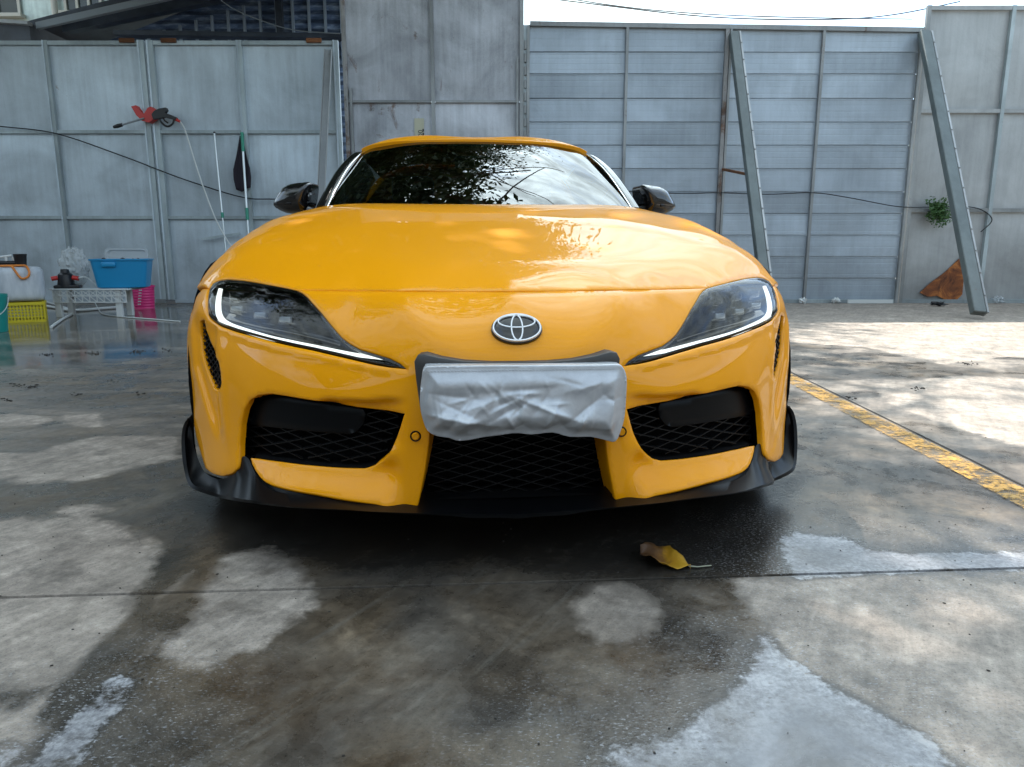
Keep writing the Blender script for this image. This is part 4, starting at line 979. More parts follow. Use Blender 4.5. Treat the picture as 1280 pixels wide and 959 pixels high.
# ---- parking sensors
for u, v in ((519.5,545), (776.5,539.5)):
    p = hit_f(u, v); bm = bmesh.new(); lathe(bm, [(0, -.004), (.007, -.0045), (.0085, -.002), (.0085, .01)], 20)
    o_ = from_bm('parking_sensor', bm, M_paint, CAR, True); o_.location = (p[0], p[1]-.003, p[2]); o_.rotation_euler = (R(-90), 0, 0)
    bm = bmesh.new(); lathe(bm, [(.0095, -.0006), (.0112, -.0012), (.0122, -.0006), (.0122, .01), (.0095, .01)], 24); k_ = from_bm('seal_ring', bm, M_satin, o_, True)
# fix orientation: lathe axis z points to -y
for o_ in CAR.children:
    if o_.name.startswith('parking_sensor'): o_.rotation_euler = (R(-90), 0, 0)
# ---- splitter with upturned ends
PAIR = [((237.5,522),(242.5,527)),((232.2,531),(244.5,537)),((231,545),(247,549)),((232,565),(249.5,561)),((235,585),(252.8,575)),((238,599),(255,583)),((243,607.5),(257.5,588.5)),((254,615),(266,594.5)),((270,621),(277,597.5)),((288,625),(291,594)),((303,627.5),(298.5,585)),((315,629),(303,571)),((325,630.5),(311,574)),((338,632),(318.5,590)),((352,633.5),(330,603)),((376,635.5),(350,611)),((415,637.5),(395,619.8)),((475,640),(470,632.2)),((540,642),(522,639.5)),((600,643),(600,638.7)),((650,643.3),(650,637.2))]
st6 = [np.r_[hit_f(*b, -.032), hit_f(*u, .010)] for b, u in PAIR]; st6[-1][0] = st6[-1][3] = 0.0
def both(l, r_, y):          # the same point seen on both sides of the car
    a_, b_ = car_y(*l, y), car_y(*r_, y); return np.array([(a_[0]-b_[0])/2, y, (a_[2]+b_[2])/2])
fin = [((237.5,522),(989,508),.62, (242.5,527),(985,515),.635), ((232.2,531),(995,517),.61, (244.5,537),(986.5,525),.62), ((230.5,545),(999,533),.59, (247,549),(987,537),.605), ((231.5,565),(1000.5,553),.56, (249.5,561),(986,549),.585), ((235,586),(1000,574),.525, (252.8,575),(981,563),.555), ((238,599),(998,585),.495, (255,583),(978,570),.53), ((243,607.5),(993,592.5),.465, (257.5,588.5),(975,575),.50), ((254,615),(975,600),.425, (266,594.5),(970,580),.465), ((270,621),(955,606),.375, (277,597.5),(962,581.5),.425)]
for k, (a_, b_, y1, c_, d_, y2) in enumerate(fin): st6[k] = np.r_[both(a_, b_, y1), both(c_, d_, y2)]
st6 = smooth_path(st6, 5); V_ = []; F_ = []; K_ = 7
def section(p, sx):
    B, U = p[:3].copy(), p[3:].copy(); d_ = U-B; d2 = np.array([d_[0], 0, d_[2]]); d2 /= np.linalg.norm(d2)+1e-9; ln_ = np.linalg.norm(d_)
    e_ = min(.010, ln_*.35); T1 = B+d2*e_+np.array([0, .001, 0]); T2 = B+d2*(e_+.004)+np.array([0, .012, 0])
    M1 = T2+(U-T2)*.5; M1[1] = T2[1]+(U[1]-T2[1])*.72
    out = [B+np.array([0, .11, .012]), B+np.array([0, .006, -.001]), B, T1, T2, M1, U]
    return [(sx*q_[0], q_[1], q_[2]) for q_ in out]
rows = [section(p, 1) for p in st6]+[section(p, -1) for p in st6[:-1][::-1]]
for r_ in rows: V_ += r_
for k in range(len(rows)-1):
    for j in range(K_-1): F_.append((k*K_+j, k*K_+j+1, (k+1)*K_+j+1, (k+1)*K_+j))
o_ = mesh('front_splitter', V_, F_, M_satin, CAR, True); o_.data.set_sharp_from_angle(angle=R(38))
# ---- badge: black oval, bright rings
bc = hit_f(648.5, 411.5); hh = 1e-2
dz_ = (f_base(np.array([bc[0]]), np.array([bc[2]+hh]))-f_base(np.array([bc[0]]), np.array([bc[2]-hh])))[0]/(2*hh)
tilt = math.atan(dz_)
EB = empty('badge', '', ''); del EB['label']; del EB['category']; EB.parent = CAR; EB.location = (0, bc[1]-.004, bc[2]); EB.rotation_euler = (-tilt*.92, 0, 0)
ax_ = .0575; ay_ = .039
bm = bmesh.new(); rg = lathe(bm, [(1.0, .006), (1.0, -.001), (.985, -.004), (.93, -.006), (.6, -.0075), (.0, -.008)], 48)
for v in bm.verts: v.co = Vector((v.co.x*ax_, v.co.z, v.co.y*ay_))
from_bm('badge_plate', bm, M_gloss, EB, True, 60)
def ellipse_ring(name, cx_, cz_, rx, rz, w_, m):
    bm = bmesh.new(); n_ = 56; rings = []
    for k in range(n_):
        a_ = 2*math.pi*k/n_; c_, s_ = math.cos(a_), math.sin(a_); ring = []
        nx_, nz_ = c_*rz, s_*rx; nl = math.hypot(nx_, nz_); nx_, nz_ = nx_/nl, nz_/nl
        for d_, h_ in ((-w_, -.004), (-w_*.6, -.0105), (w_*.6, -.0105), (w_, -.004)): ring.append(bm.verts.new((cx_+rx*c_+nx_*d_, h_, cz_+rz*s_+nz_*d_)))
        rings.append(ring)
    for k in range(n_):
        for j in range(3): bm.faces.new((rings[k][j], rings[k][j+1], rings[(k+1) % n_][j+1], rings[(k+1) % n_][j]))
    return from_bm(name, bm, M_chromeb, EB, True, 50)
ellipse_ring('outer_ring', 0, 0, .0525, .0345, .0024, M_chromeb)
ellipse_ring('cross_ring', 0, .0155, .041, .0160, .0022, M_chromeb)
ellipse_ring('upright_ring', 0, -.001, .0125, .0325, .0022, M_chromeb)
# ---- plate bracket and cloth cover
bk = [(0,.497),(.06,.497),(.12,.500),(.17,.507),(.205,.515),(.218,.513),(.225,.500),(.222,.46),(.215,.40),(.205,.362),(.19,.352),(0,.350)]
bk = [(-a, b) for a, b in bk]; bkf = bk+[(-a, b) for a, b in bk[::-1] if a != 0]
panel('plate_bracket', bkf, [], lambda a, b: f_base(a, b)*0+.004+.35*a*a+.02*0, MF, mat('bracket_plastic', (.05,.047,.045), .5), CAR, .014, .05, lip=.004)
def cover():
    # a crumpled slip-cover bag pulled over the plate, traced at plate depth
    ol = [(531,461),(545,458.5),(650,457.5),(740,457),(771,456.5),(778,460),(782.5,472),(782,495),(780,520),(776,536),(769,551),(757,549.5),(738,545.5),(712,545.5),(690,540),(664,542.5),(640,541),(606,546),(576,550.5),(562,546.5),(546,544.5),(535,538.5),(529.5,525),(526,508),(526,490),(528,472)]
    op = [tuple(car_y(u, v, -.022)[[0, 2]]) for u, v in ol]; op = [tuple(p[:2]) for p in smooth_path([(a, b, 0) for a, b in op], 3, True)]
    rs = np.random.default_rng(5); folds = []
    seg = [((-.20,.395),(-.07,.372),-.009,.010),((-.10,.362),(.01,.418),.007,.012),((.00,.425),(.10,.385),-.009,.009),((.09,.362),(.17,.425),.008,.012),((.05,.352),(.075,.405),-.010,.007),((-.16,.352),(-.115,.425),.007,.010),((.195,.36),(.203,.455),-.008,.009),((-.212,.375),(-.192,.455),-.007,.009),((-.01,.352),(-.03,.39),-.008,.008),((.125,.352),(.14,.395),-.008,.008),((-.06,.44),(.09,.452),.004,.014),((-.19,.44),(-.09,.425),.004,.012),((.10,.44),(.19,.46),-.004,.012),((-.13,.40),(-.03,.432),-.005,.009),((.03,.395),(.055,.43),.005,.008)]
    for (x0_, z0_), (x1_, z1_), am, w1 in seg: folds.append(((x0_+x1_)/2, (z0_+z1_)/2, math.atan2(z1_-z0_, x1_-x0_), w1, math.hypot(x1_-x0_, z1_-z0_)*.62, am))
    for k in range(60): folds.append((rs.uniform(-.21, .21), rs.uniform(.345, .465), rs.choice([rs.normal(.6, .4), rs.normal(2.4, .4), rs.normal(1.5, .3)]), rs.uniform(.0022, .0050), rs.uniform(.015, .05), rs.choice([-1, 1])*rs.uniform(.0012, .0034)))
    def sf(a, b):
        a = np.asarray(a, float); b = np.asarray(b, float); sd_ = poly_sd(op, a, b)
        y = -.022-.017*smooth01(sd_/.045)*(.8+.7*smooth01((.44-b)/.08))-.002
        for cx_, cz_, an, w1, w2, am in folds:
            u_ = (a-cx_)*math.cos(an)+(b-cz_)*math.sin(an); v_ = -(a-cx_)*math.sin(an)+(b-cz_)*math.cos(an)
            y = y+am*np.exp(-np.abs(v_)/w1-(u_/w2)**2)*smooth01(sd_/.02)*smooth01((.485-b)/.04)
        for k in range(9):     # hanging folds from the hem
            x0 = -.2+.05*k+.012*math.sin(7*k); y = y+.0045*math.sin(3*k+1)*np.exp(-((a-x0-.4*(b-.36)*math.sin(2*k))/.016)**2)*smooth01((.42-b)/.06)
        return y
    o_ = panel('plate_cover', op, [], sf, MF, M_cloth, CAR, .0036, .040, lip=.003, th_dir=(0, 1, 0))
    bm = bmesh.new()            # stitched hem along the top
    for k in range(58):
        x_ = -.205+k*.0072; z_ = op[0][1]-.004; bar(bm, (x_, -.030, z_), (x_+.0045, -.030, z_-.0015), .0014, .0016)
    from_bm('stitching', bm, M_cloth, o_)
cover()
# ---- windscreen, roof, cabin
def interp_curve(pts, n): return np.array([p for p in smooth_path(pts, n)])
wb = interp_curve([(-.665,1.70,.918),(-.60,1.665,.920),(-.40,1.60,.921),(-.2,1.57,.922),(0,1.56,.922),(.2,1.57,.922),(.40,1.60,.921),(.60,1.665,.920),(.665,1.70,.918)], 5)
wt = np.array([0,0,.014])+interp_curve([(-.565,2.33,1.215),(-.50,2.295,1.232),(-.33,2.245,1.250),(-.16,2.22,1.254),(0,2.21,1.255),(.16,2.22,1.254),(.33,2.245,1.250),(.50,2.295,1.232),(.565,2.33,1.215)], 5)
def ruled(name, A, B, m, parent, n=14, bulge=.035, nrm_=(0,-.45,.9)):
    V_ = []; nn_ = np.array(nrm_)
    for j in range(n+1):
        t_ = j/n
        for a_, b_ in zip(A, B): V_.append(a_+(b_-a_)*t_+nn_*bulge*4*t_*(1-t_))
    c_ = len(A); F_ = [(j*c_+i, j*c_+i+1, (j+1)*c_+i+1, (j+1)*c_+i) for j in range(n) for i in range(c_-1)]
    return mesh(name, V_, F_, m, parent, True)
ruled('windscreen', wb, wt, M_glass, CAR, bulge=.012)
# black frit frame just under the glass
fr_ = ruled('windscreen_frit', wb*1.0+np.array([0,.012,-.012]), wb+(wt-wb)*.055+np.array([0,.012,-.012]), M_matte, CAR, 2, 0)
ruled('header_frit', wt+(wb-wt)*.05+np.array([0,.012,-.010]), wt+np.array([0,.012,-.010]), M_matte, CAR, 2, 0)
roof_s = TPS([(0,2.21,1.262),(.16,2.22,1.261),(.33,2.245,1.257),(.50,2.295,1.239),(.565,2.33,1.222),(0,2.45,1.286),(.22,2.45,1.300),(.40,2.45,1.286),(.52,2.45,1.252),(.60,2.45,1.20),(0,2.75,1.286),(.22,2.75,1.300),(.40,2.75,1.286),(.52,2.75,1.250),(.60,2.75,1.195),(0,3.05,1.258),(.22,3.05,1.268),(.40,3.05,1.252),(.50,3.05,1.22),(.58,3.05,1.165)])
rp = [(-.585,2.345),(-.50,2.287),(-.33,2.237),(-.16,2.212),(0,2.202)]; rp = rp+[(-a, b) for a, b in rp[::-1][1:]]+[(.605,2.6),(.59,2.9),(.57,3.08),(0,3.10),(-.57,3.08),(-.59,2.9),(-.605,2.6)]
panel('roof', rp, [], lambda a, b: roof_s(a, b)+.018+.012*smooth01((b-2.22)/.12), MG, M_paint, CAR, .02, .03, lip=.004)
for s_ in (-1, 1):
    pa = [(s_*.69,1.73,.905),(s_*.675,1.86,.98),(s_*.645,2.08,1.10),(s_*.605,2.30,1.195),(s_*.592,2.45,1.222)]
    pth = smooth_path(pa, 5); bm = bmesh.new()
    rr = []
    for k, p in enumerate(pth):
        t_ = (np.array(pth[min(k+1, len(pth)-1)])-np.array(pth[max(k-1, 0)])); t_ /= np.linalg.norm(t_); o1 = np.array([s_, 0, 0.0]); o1 -= t_*(o1@t_); o1 /= np.linalg.norm(o1); o2 = np.cross(t_, o1)*s_
        rr.append([bm.verts.new(p+o1*.034*math.cos(a_)+o2*.024*math.sin(a_)) for a_ in np.linspace(0, 2*math.pi, 13)[:-1]])
    for a_, b_ in zip(rr[:-1], rr[1:]):
        for j in range(12): bm.faces.new((a_[j], a_[(j+1) % 12], b_[(j+1) % 12], b_[j]))
    bm.faces.new(rr[0]); bm.faces.new(rr[-1]); from_bm('windscreen_pillar', bm, M_gloss, CAR, True, 50)
    # pale trim line along the pillar
    tube_obj('pillar_trim', [p+np.array([-s_*.022, -.022, .014]) for p in pth], .006, M_chrome, CAR, 8)
    # side glass
    ws_ = [(s_*.70,1.80,.925),(s_*.705,2.2,.935),(s_*.70,2.7,.945),(s_*.68,3.15,.96)]; wt_ = [(s_*.682,1.86,.975),(s_*.625,2.2,1.135),(s_*.592,2.6,1.205),(s_*.585,3.05,1.155)]
    ruled('side_window', interp_curve(ws_, 4), interp_curve(wt_, 4), M_glass, CAR, 6, .012, (s_, 0, .2))
    # door mirror: pebble shell with a black glass side, on a foot
    mpx = [(389.5,231),(389.3,240),(388,249),(385.6,258.5),(381,264),(372,266),(358,266.2),(346,262),(339.5,257.5),(338,253.5),(340.5,247.8),(345.5,240.5),(350.4,234.5),(358,230.8),(366,229.2),(377,228.4),(386,228.0)]
    mpo = [tuple(p[:2]) for p in smooth_path([(a_, b_, 0) for a_, b_ in [tuple(car_y(u, v, 1.95)[[0, 2]]) for u, v in mpx]], 3, True)]
    mpo = [(a_*(-s_), b_) for a_, b_ in mpo]
    cgm = np.mean(mpo, axis=0)
    def msurf(a_, b_):
        sd_ = np.maximum(poly_sd(mpo, np.asarray(a_, float), np.asarray(b_, float)), 0)
        return 1.955-.075*np.sqrt(np.clip(1-(1-np.clip(sd_/.062, 0, 1))**2, 0, 1))+.05*np.clip((np.abs(a_)-.80)/.15, 0, 1)-.03*smooth01((np.abs(a_)-.79)/.02)*0
    mo = panel('door_mirror', mpo, [], msurf, MF, M_gloss, CAR, .008, .10, lip=.003, th_dir=(-s_*.12, 1, 0))
    bm = bmesh.new(); tube(bm, [(s_*.80, 1.95, .915), (s_*.77, 1.95, .905), (s_*.69, 1.96, .905)], [.022, .02, .024], 12); from_bm('mirror_foot', bm, M_gloss, mo, True)
    bm = bmesh.new(); bm_box(bm, (-.045, -.004, -.006), (.045, .004, .006), .003); li = from_bm('turn_repeater', bm, M_house, mo, True); li.location = (s_*.90, 1.925, .945); li.rotation_euler = (0, 0, s_*.5)
# ---- sides: x = h(y, z)
h_surf = TPS([(.60,.70,.86),(.62,.60,.885),(.64,.45,.915),(.65,.2,.905),(.95,.70,.907),(.95,.5,.928),(.95,.2,.915),(1.4,.72,.893),(1.4,.5,.915),(1.4,.2,.885),(1.8,.90,.80),(1.8,.75,.872),(1.8,.5,.892),(1.8,.2,.868),(2.3,.92,.79),(2.3,.75,.862),(2.3,.5,.882),(2.3,.2,.862),(2.8,.95,.78),(2.8,.75,.875),(2.8,.5,.898),(2.8,.2,.868),(3.4,.95,.80),(3.4,.78,.902),(3.4,.5,.930),(3.4,.2,.90),(4.0,.9,.74),(4.0,.7,.84),(4.0,.4,.83),(4.2,.7,.76),(4.2,.4,.76)], 1e-3, mirror=False)
def arch(yc, zc, r_, a0_, a1_, n_=14): return [(yc+r_*math.cos(R(a)), zc+r_*math.sin(R(a))) for a in np.linspace(a0_, a1_, n_)]
for s_ in (-1, 1):
    ms = lambda a, b, v: (s_*v, a, b)
    ed = [(y, float(g_surf(np.array([x]), np.array([y]))[0])-.006) for x, y in ((-.909,.78),(-.916,.92),(-.918,1.05),(-.914,1.25),(-.907,1.45),(-.899,1.72))]
    fpoly = [(.715,.602)]+ed+[(1.74,.2),(1.36,.2)]+arch(.945,.335,.365,-22,132)
    panel('front_wing', fpoly, [], lambda a, b: h_surf(a, b)-.004, ms, M_paint, CAR, .03, .03, th_dir=(-s_, 0, 0))
    panel('door', [(1.75,.2),(1.745,.69),(1.75,.88),(2.0,.905),(2.85,.935),(2.95,.75),(2.88,.45),(2.80,.2)], [], h_surf, ms, M_paint, CAR, .03, .03, th_dir=(-s_, 0, 0))
    panel('rear_quarter', [(2.81,.2),(2.89,.45),(2.96,.75),(2.87,.93),(3.2,.96),(3.6,.95),(4.0,.92),(4.2,.88),(4.22,.5),(4.1,.3),(3.86,.25)]+arch(3.415,.335,.372,-5,190)+[(3.0,.2)], [], h_surf, ms, M_paint, CAR, .03, .03, th_dir=(-s_, 0, 0))
    bm = bmesh.new(); bm_box(bm, (min(s_*.80, s_*.895), 1.30, .11), (max(s_*.80, s_*.895), 3.02, .205), .015); from_bm('sill_skirt', bm, M_satin, CAR, True)
    # cabin shoulder filler and wheel-arch liners
    for yc in (.945, 3.415):
        bm = bmesh.new(); ro, ri = [], []
        for a in np.linspace(-15, 195, 22): ro.append(bm.verts.new((s_*.90, yc+.372*math.cos(R(a)), .335+.372*math.sin(R(a))))); ri.append(bm.verts.new((s_*.58, yc+.372*math.cos(R(a)), .335+.372*math.sin(R(a)))))
        for k in range(21): bm.faces.new((ro[k], ro[k+1], ri[k+1], ri[k]))
        from_bm('wheel_liner', bm, M_matte, CAR, True)
    def wheel(y_):
        w_ = empty('wheel', '', ''); del w_['label']; del w_['category']; w_.parent = CAR; w_.location = (s_*.79, y_, .335)
        bm = bmesh.new(); lathe(bm, [(.245,-.115),(.27,-.13),(.31,-.132),(.328,-.115),(.335,-.08),(.335,-.025),(.331,-.02),(.335,-.015),(.335,.015),(.331,.02),(.335,.025),(.335,.08),(.328,.115),(.31,.132),(.27,.13),(.245,.115)], 48)
        for v in bm.verts: v.co = Vector((v.co.z, v.co.x, v.co.y))
        from_bm('tyre', bm, M_tyre, w_, True, 35)
        bm = bmesh.new(); lathe(bm, [(.245,-.115),(.235,-.10),(.225,.0),(.235,.10),(.245,.115),(.25,.118),(.243,.10)], 48)
        for k in range(10):
            a = 2*math.pi*k/10; tube(bm, [(.03*math.cos(a), .03*math.sin(a), s_*.07), (.13*math.cos(a), .13*math.sin(a), s_*.10), (.236*math.cos(a+.08), .236*math.sin(a+.08), s_*.095)], [.022,.016,.013], 6)
        lathe(bm, [(0, s_*.085), (.05, s_*.085), (.055, s_*.05)], 20)
        for v in bm.verts: v.co = Vector((v.co.z, v.co.x, v.co.y))
        from_bm('rim', bm, M_rim, w_, True, 35)
        bm = bmesh.new(); lathe(bm, [(.06, -.012), (.17, -.012), (.17, .012), (.06, .012), (.06, -.012)], 32)
        for v in bm.verts: v.co = Vector((v.co.z, v.co.x, v.co.y))
        from_bm('brake_disc', bm, M_disc, w_, True, 35)
    for y_ in (.945, 3.415): wheel(y_)
# shoulder between bonnet rear, door tops and glass; rear hatch and tail
t_surf = TPS([(0,3.10,1.252),(.4,3.10,1.24),(.57,3.08,1.17),(0,3.5,1.145),(.4,3.5,1.13),(.60,3.5,1.02),(.78,3.4,.955),(.70,3.0,.955),(.705,2.4,.94),(.79,2.4,.925),(0,3.9,1.0),(.4,3.9,.985),(.68,3.9,.94),(.78,3.9,.91),(0,4.2,.95),(.4,4.2,.945),(.70,4.15,.92)], 1e-3)
tp_ = [(-.575,3.085),(0,3.105),(.575,3.085),(.69,3.18),(.79,3.3),(.80,3.6),(.76,3.95),(.70,4.18),(.4,4.27),(0,4.30),(-.4,4.27),(-.70,4.18),(-.76,3.95),(-.80,3.6),(-.79,3.3),(-.69,3.18)]
panel('tailgate', tp_, [], t_surf, MG, M_paint, CAR, .03, .03)
hgx = [(-.36,3.16),(.36,3.16),(.42,3.5),(.36,3.78),(-.36,3.78),(-.42,3.5)]
panel('rear_window', hgx, [], lambda a, b: t_surf(a, b)+.004, MG, M_glass, CAR, .03, .004)
for s_ in (-1, 1):
    V_ = []; ys = np.linspace(1.735, 3.3, 16)
    for y_ in ys:
        zo = np.interp(y_, [1.735, 2.0, 2.85, 3.3], [.885, .905, .935, .955]); xo = float(h_surf(np.array([y_]), np.array([zo]))[0]); xi = np.interp(y_, [1.735, 2.2, 2.7, 3.3], [.695, .70, .695, .66])
        V_ += [(s_*xo, y_, zo-.003), (s_*xi, y_, zo+.012)]
    mesh('waist_trim', V_, [(2*k, 2*k+2, 2*k+3, 2*k+1) for k in range(15)], M_gloss, CAR, True)
rs_ = lambda a, b: 4.30-.16*np.abs(a)**2.2*1.0-.06*np.abs(b-.75)
panel('rear_bumper', [(-.80,.25),(.80,.25),(.86,.6),(.74,.90),(0,.935),(-.74,.90),(-.86,.6)], [], rs_, MF, M_paint, CAR, .03, .03, th_dir=(0,-1,0))
for s_ in (-1, 1):
    tl = [(s_*.38,.76),(s_*.74,.80),(s_*.78,.74),(s_*.70,.70),(s_*.42,.71)]
    panel('tail_light', tl, [], lambda a, b: rs_(a, b)+.006, MF, mat('red_lens', (.25,.01,.01), .15), CAR, .03, .02, th_dir=(0,-1,0))
# underbody and cabin interior
bm = bmesh.new(); bm_box(bm, (-.62, .30, .135), (.62, 4.15, .165)); from_bm('underbody', bm, M_matte, CAR)
bm = bmesh.new(); bm_box(bm, (-.70, 1.4, .166), (.70, 1.46, .86)); bm_box(bm, (-.70, 3.3, .166), (.70, 3.36, .9)); from_bm('bulkhead', bm, M_matte, CAR)
M_int = mat('interior_trim', (.012,.012,.013), .6); M_seat = mat('seat_leather', (.018,.017,.017), .5)
ds = [(-.66,1.64),(.66,1.64),(.68,1.95),(.66,2.12),(-.66,2.12),(-.68,1.95)]
panel('dashboard', ds, [], lambda a, b: .905-.12*np.clip((b-1.95)/.2, 0, 1)**2-.02*np.abs(a), MG, M_int, CAR, .05, .35, lip=.01)
for x_ in (-.36, .36):
    st_ = empty('seat', '', ''); del st_['label']; del st_['category']; st_.parent = CAR; st_.location = (x_, 2.75, .30)
    bm = bmesh.new(); bm_box(bm, (-.25, -.5, -.05), (.25, .05, .12), .05); from_bm('cushion', bm, M_seat, st_, True)
    bm = bmesh.new(); bm_box(bm, (-.24, -.06, 0), (.24, .07, .62), .05); b_ = from_bm('backrest', bm, M_seat, st_, True); b_.location = (0, .05, .08); b_.rotation_euler = (R(-18), 0, 0)
    bm = bmesh.new(); bm_box(bm, (-.13, -.05, 0), (.13, .05, .18), .04); b_ = from_bm('headrest', bm, M_seat, st_, True); b_.location = (0, .27, .70); b_.rotation_euler = (R(-10), 0, 0)
sw = empty('steering_wheel', '', ''); del sw['label']; del sw['category']; sw.parent = CAR; sw.location = (.36, 2.20, .78); sw.rotation_euler = (R(-65), 0, 0)
bm = bmesh.new(); tube(bm, [(.18*math.cos(a), .18*math.sin(a), 0) for a in np.linspace(0, 2*math.pi, 33)], .015, 8, False); from_bm('wheel_rim', bm, M_int, sw, True)
bm = bmesh.new(); bar(bm, (-.17,0,0), (.17,0,0), .03, .02); bar(bm, (0,0,0), (0,-.17,0), .03, .02); lathe(bm, [(0,.02),(.06,.015),(.06,-.03)], 16); from_bm('spoke', bm, M_int, sw)
bm = bmesh.new(); bm_box(bm, (-.11,-.012,-.03), (.11,.012,.03), .01); rm_ = from_bm('rear_view_mirror', bm, M_gloss, CAR, True); rm_.location = (0, 2.22, 1.17)
for x0, x1 in ((-.50, .02), (-.02+.03, .58)):        # wipers parked at the foot of the glass
    p0 = np.array([x0, 1.575+.25*x0*x0, .908]); p1 = np.array([x1, 1.585+.25*x1*x1, .913]); tube_obj('wiper', [p0, (p0+p1)/2+np.array([0,-.01,.006]), p1], [.008,.007,.004], M_satin, CAR, 6)
# ============================================================ SMALL THINGS BY THE GATE
def loop_obj(name, px, Y, th, m, parent=None, o=(0,0,0)):
    """flat-sided solid from an outline traced at distance Y, th thick"""
    P_ = [at_Y(u, v, Y)-np.array(o) for u, v in px]; n = len(P_)
    vs = [tuple(p) for p in P_]+[(p[0], p[1]+th, p[2]) for p in P_]
    bm = bmesh.new(); bv = [bm.verts.new(v) for v in vs]
    bm.faces.new(bv[:n]); bm.faces.new(bv[n:][::-1])
    for i in range(n): bm.faces.new((bv[i], bv[n+i], bv[n+(i+1) % n], bv[(i+1) % n]))
    bmesh.ops.bevel(bm, geom=bm.edges[:], offset=.004, segments=1, affect='EDGES')
    return from_bm(name, bm, m, parent)
M_red = mat('red_plastic', (.55,.035,.03), .35); M_blk = mat('black_plastic', (.012,.012,.014), .4)
YG = YF-.14
g0 = at_Y(192, 145, YG); gun = empty('pressure_washer_gun', 'black pressure washer gun in a red holder hung on the gate', 'spray gun', g0)
loop_obj('holder', [(163.5,133),(169.5,131.5),(174,139),(180,143),(184,135),(188,133),(193,136),(195,147),(186,153.5),(177,151),(170,144)], YG+.01, .10, M_red, gun, g0)
loop_obj('body', [(189,143),(192,138.5),(199,135.5),(207,134.3),(208.5,138),(205,141),(213,143.5),(220,146.5),(219.5,150),(214,149),(205,146),(200,148),(191,149)], YG-.05, .06, M_blk, gun, g0)
tube_obj('trigger_guard', smooth_path([at_Y(u, v, YG-.02)-g0 for u, v in ((199,146),(201,152),(206,157),(211,158),(216,154.5),(217.5,149))], 5), .013, M_blk, gun)
tube_obj('trigger', [at_Y(u, v, YG-.02)-g0 for u, v in ((203,146),(206,151),(210,154))], .010, M_blk, gun)
tube_obj('fitting', [at_Y(u, v, YG-.02)-g0 for u, v in ((217,147.5),(221,150),(225.5,152.5))], [.022,.02,.015], M_red, gun)
tube_obj('lance', [at_Y(u, v, YG-.0)-g0 for u, v in ((180,148),(163,153),(152,156.5))], .012, M_wire, gun)
tube_obj('nozzle', [at_Y(u, v, YG-.0)-g0 for u, v in ((153,156),(147.5,157.5),(142,159))], [.022,.027,.018], M_blk, gun)
hp = [at_Y(u, v, YG-.02-k*.05) for k, (u, v) in enumerate(((225.5,152.5),(231,162),(238,184),(247,213),(257,242),(270,275),(283,299),(296,320)))]
hp += [np.array([hp[-1][0]+.12, hp[-1][1]-.15, .3]), np.array([hp[-1][0]+.3, hp[-1][1]-.3, .02]), np.array([hp[-1][0]+.9, hp[-1][1]-.2, .015])]
tag(tube_obj('pressure_hose', smooth_path(hp, 6), .009, M_hose), 'thin white hose hanging from the pressure washer gun', 'hose')
M_alu = mat('aluminium_pole', (.55,.58,.58), .3, .8); M_green = mat('green_plastic', (.02,.26,.17), .4)
def lean(u0, v0, u1, v1, Yt, Yf_):
    """top at the gate, foot on the ground along the traced line"""
    a = at_Y(u0, v0, Yt); r_ = ray(u1, v1); b = EYE+r_*(((Yt+(Yf_-Yt)*.45))/r_[1]); k = a[2]/(a[2]-b[2]); return a, a+(b-a)*k+np.array([0,0,.005])
a, b = lean(268, 167, 280, 290, YF-.055, YF-.55)
mp1 = empty('pole_handle', 'thin plain aluminium pole leaning on the gate beside the green-gripped one', 'pole', b); mid = a+(b-a)*.48
tube_obj('upper_tube', [a-b, mid-b], .013, M_alu, mp1); tube_obj('lower_tube', [mid-b, (0,0,0)], .009, M_alu, mp1); tube_obj('clamp', [a+(b-a)*.46-b, a+(b-a)*.49-b], .02, M_green, mp1); tube_obj('end_cap', [a-b, a+(b-a)*-.01-b], .014, M_blk, mp1)
a, b = lean(302.5, 168, 310, 285, YF-.055, YF-.45)
mp2 = empty('mop_handle', 'white telescopic mop pole with green grips leaning on the gate', 'mop', b)
mid = a+(b-a)*.47; tube_obj('upper_tube', [a-b, mid-b], .016, M_alu, mp2); tube_obj('lower_tube', [mid-b, (0,0,0)], .013, M_alu, mp2)
tube_obj('grip', [a+(b-a)*-.01-b, a+(b-a)*.10-b], .022, M_green, mp2); tube_obj('clamp', [a+(b-a)*.43-b, a+(b-a)*.50-b], .022, M_green, mp2)
# dark cloth hung behind the mop pole
M_rag = mat('dark_cloth', (.025,.02,.03), .95)
cp = at_Y(301, 172, YF-.06); V_ = []; F_ = []; nr, nc = 16, 12
for j in range(nr+1):
    t_ = j/nr; wl_ = (.02+.13*min(1, t_*1.6))*(1-.25*max(0, t_-.8)/.2)
    for i in range(nc+1):
        s_ = i/nc; V_.append((-wl_*.85+(wl_*1.6)*s_+.01*math.sin(9*s_+4*t_), -.012-.03*abs(math.sin(7*s_+2*t_))*min(1, t_*2), -.72*t_*(1-.12*abs(s_-.35))))
for j in range(nr):
    for i in range(nc): k = j*(nc+1)+i; F_.append((k, k+1, k+nc+2, k+nc+1))
rag = mesh('cleaning_cloth', V_, F_, M_rag, None, True, cp+np.array([0,.02,.02])); md = rag.modifiers.new('thick', 'SOLIDIFY'); md.thickness = .004
tag(rag, 'dark cleaning cloth hanging on the gate behind the mop pole', 'cloth')
a, b = at_Y(252, 299, YF-.07), at_Y(300, 292, YF-.07)
tag(bar_obj('wooden_stick', a, b, .03, .022, M_gbar), 'grey stick lying on the gate rail behind the yellow wing', 'stick')
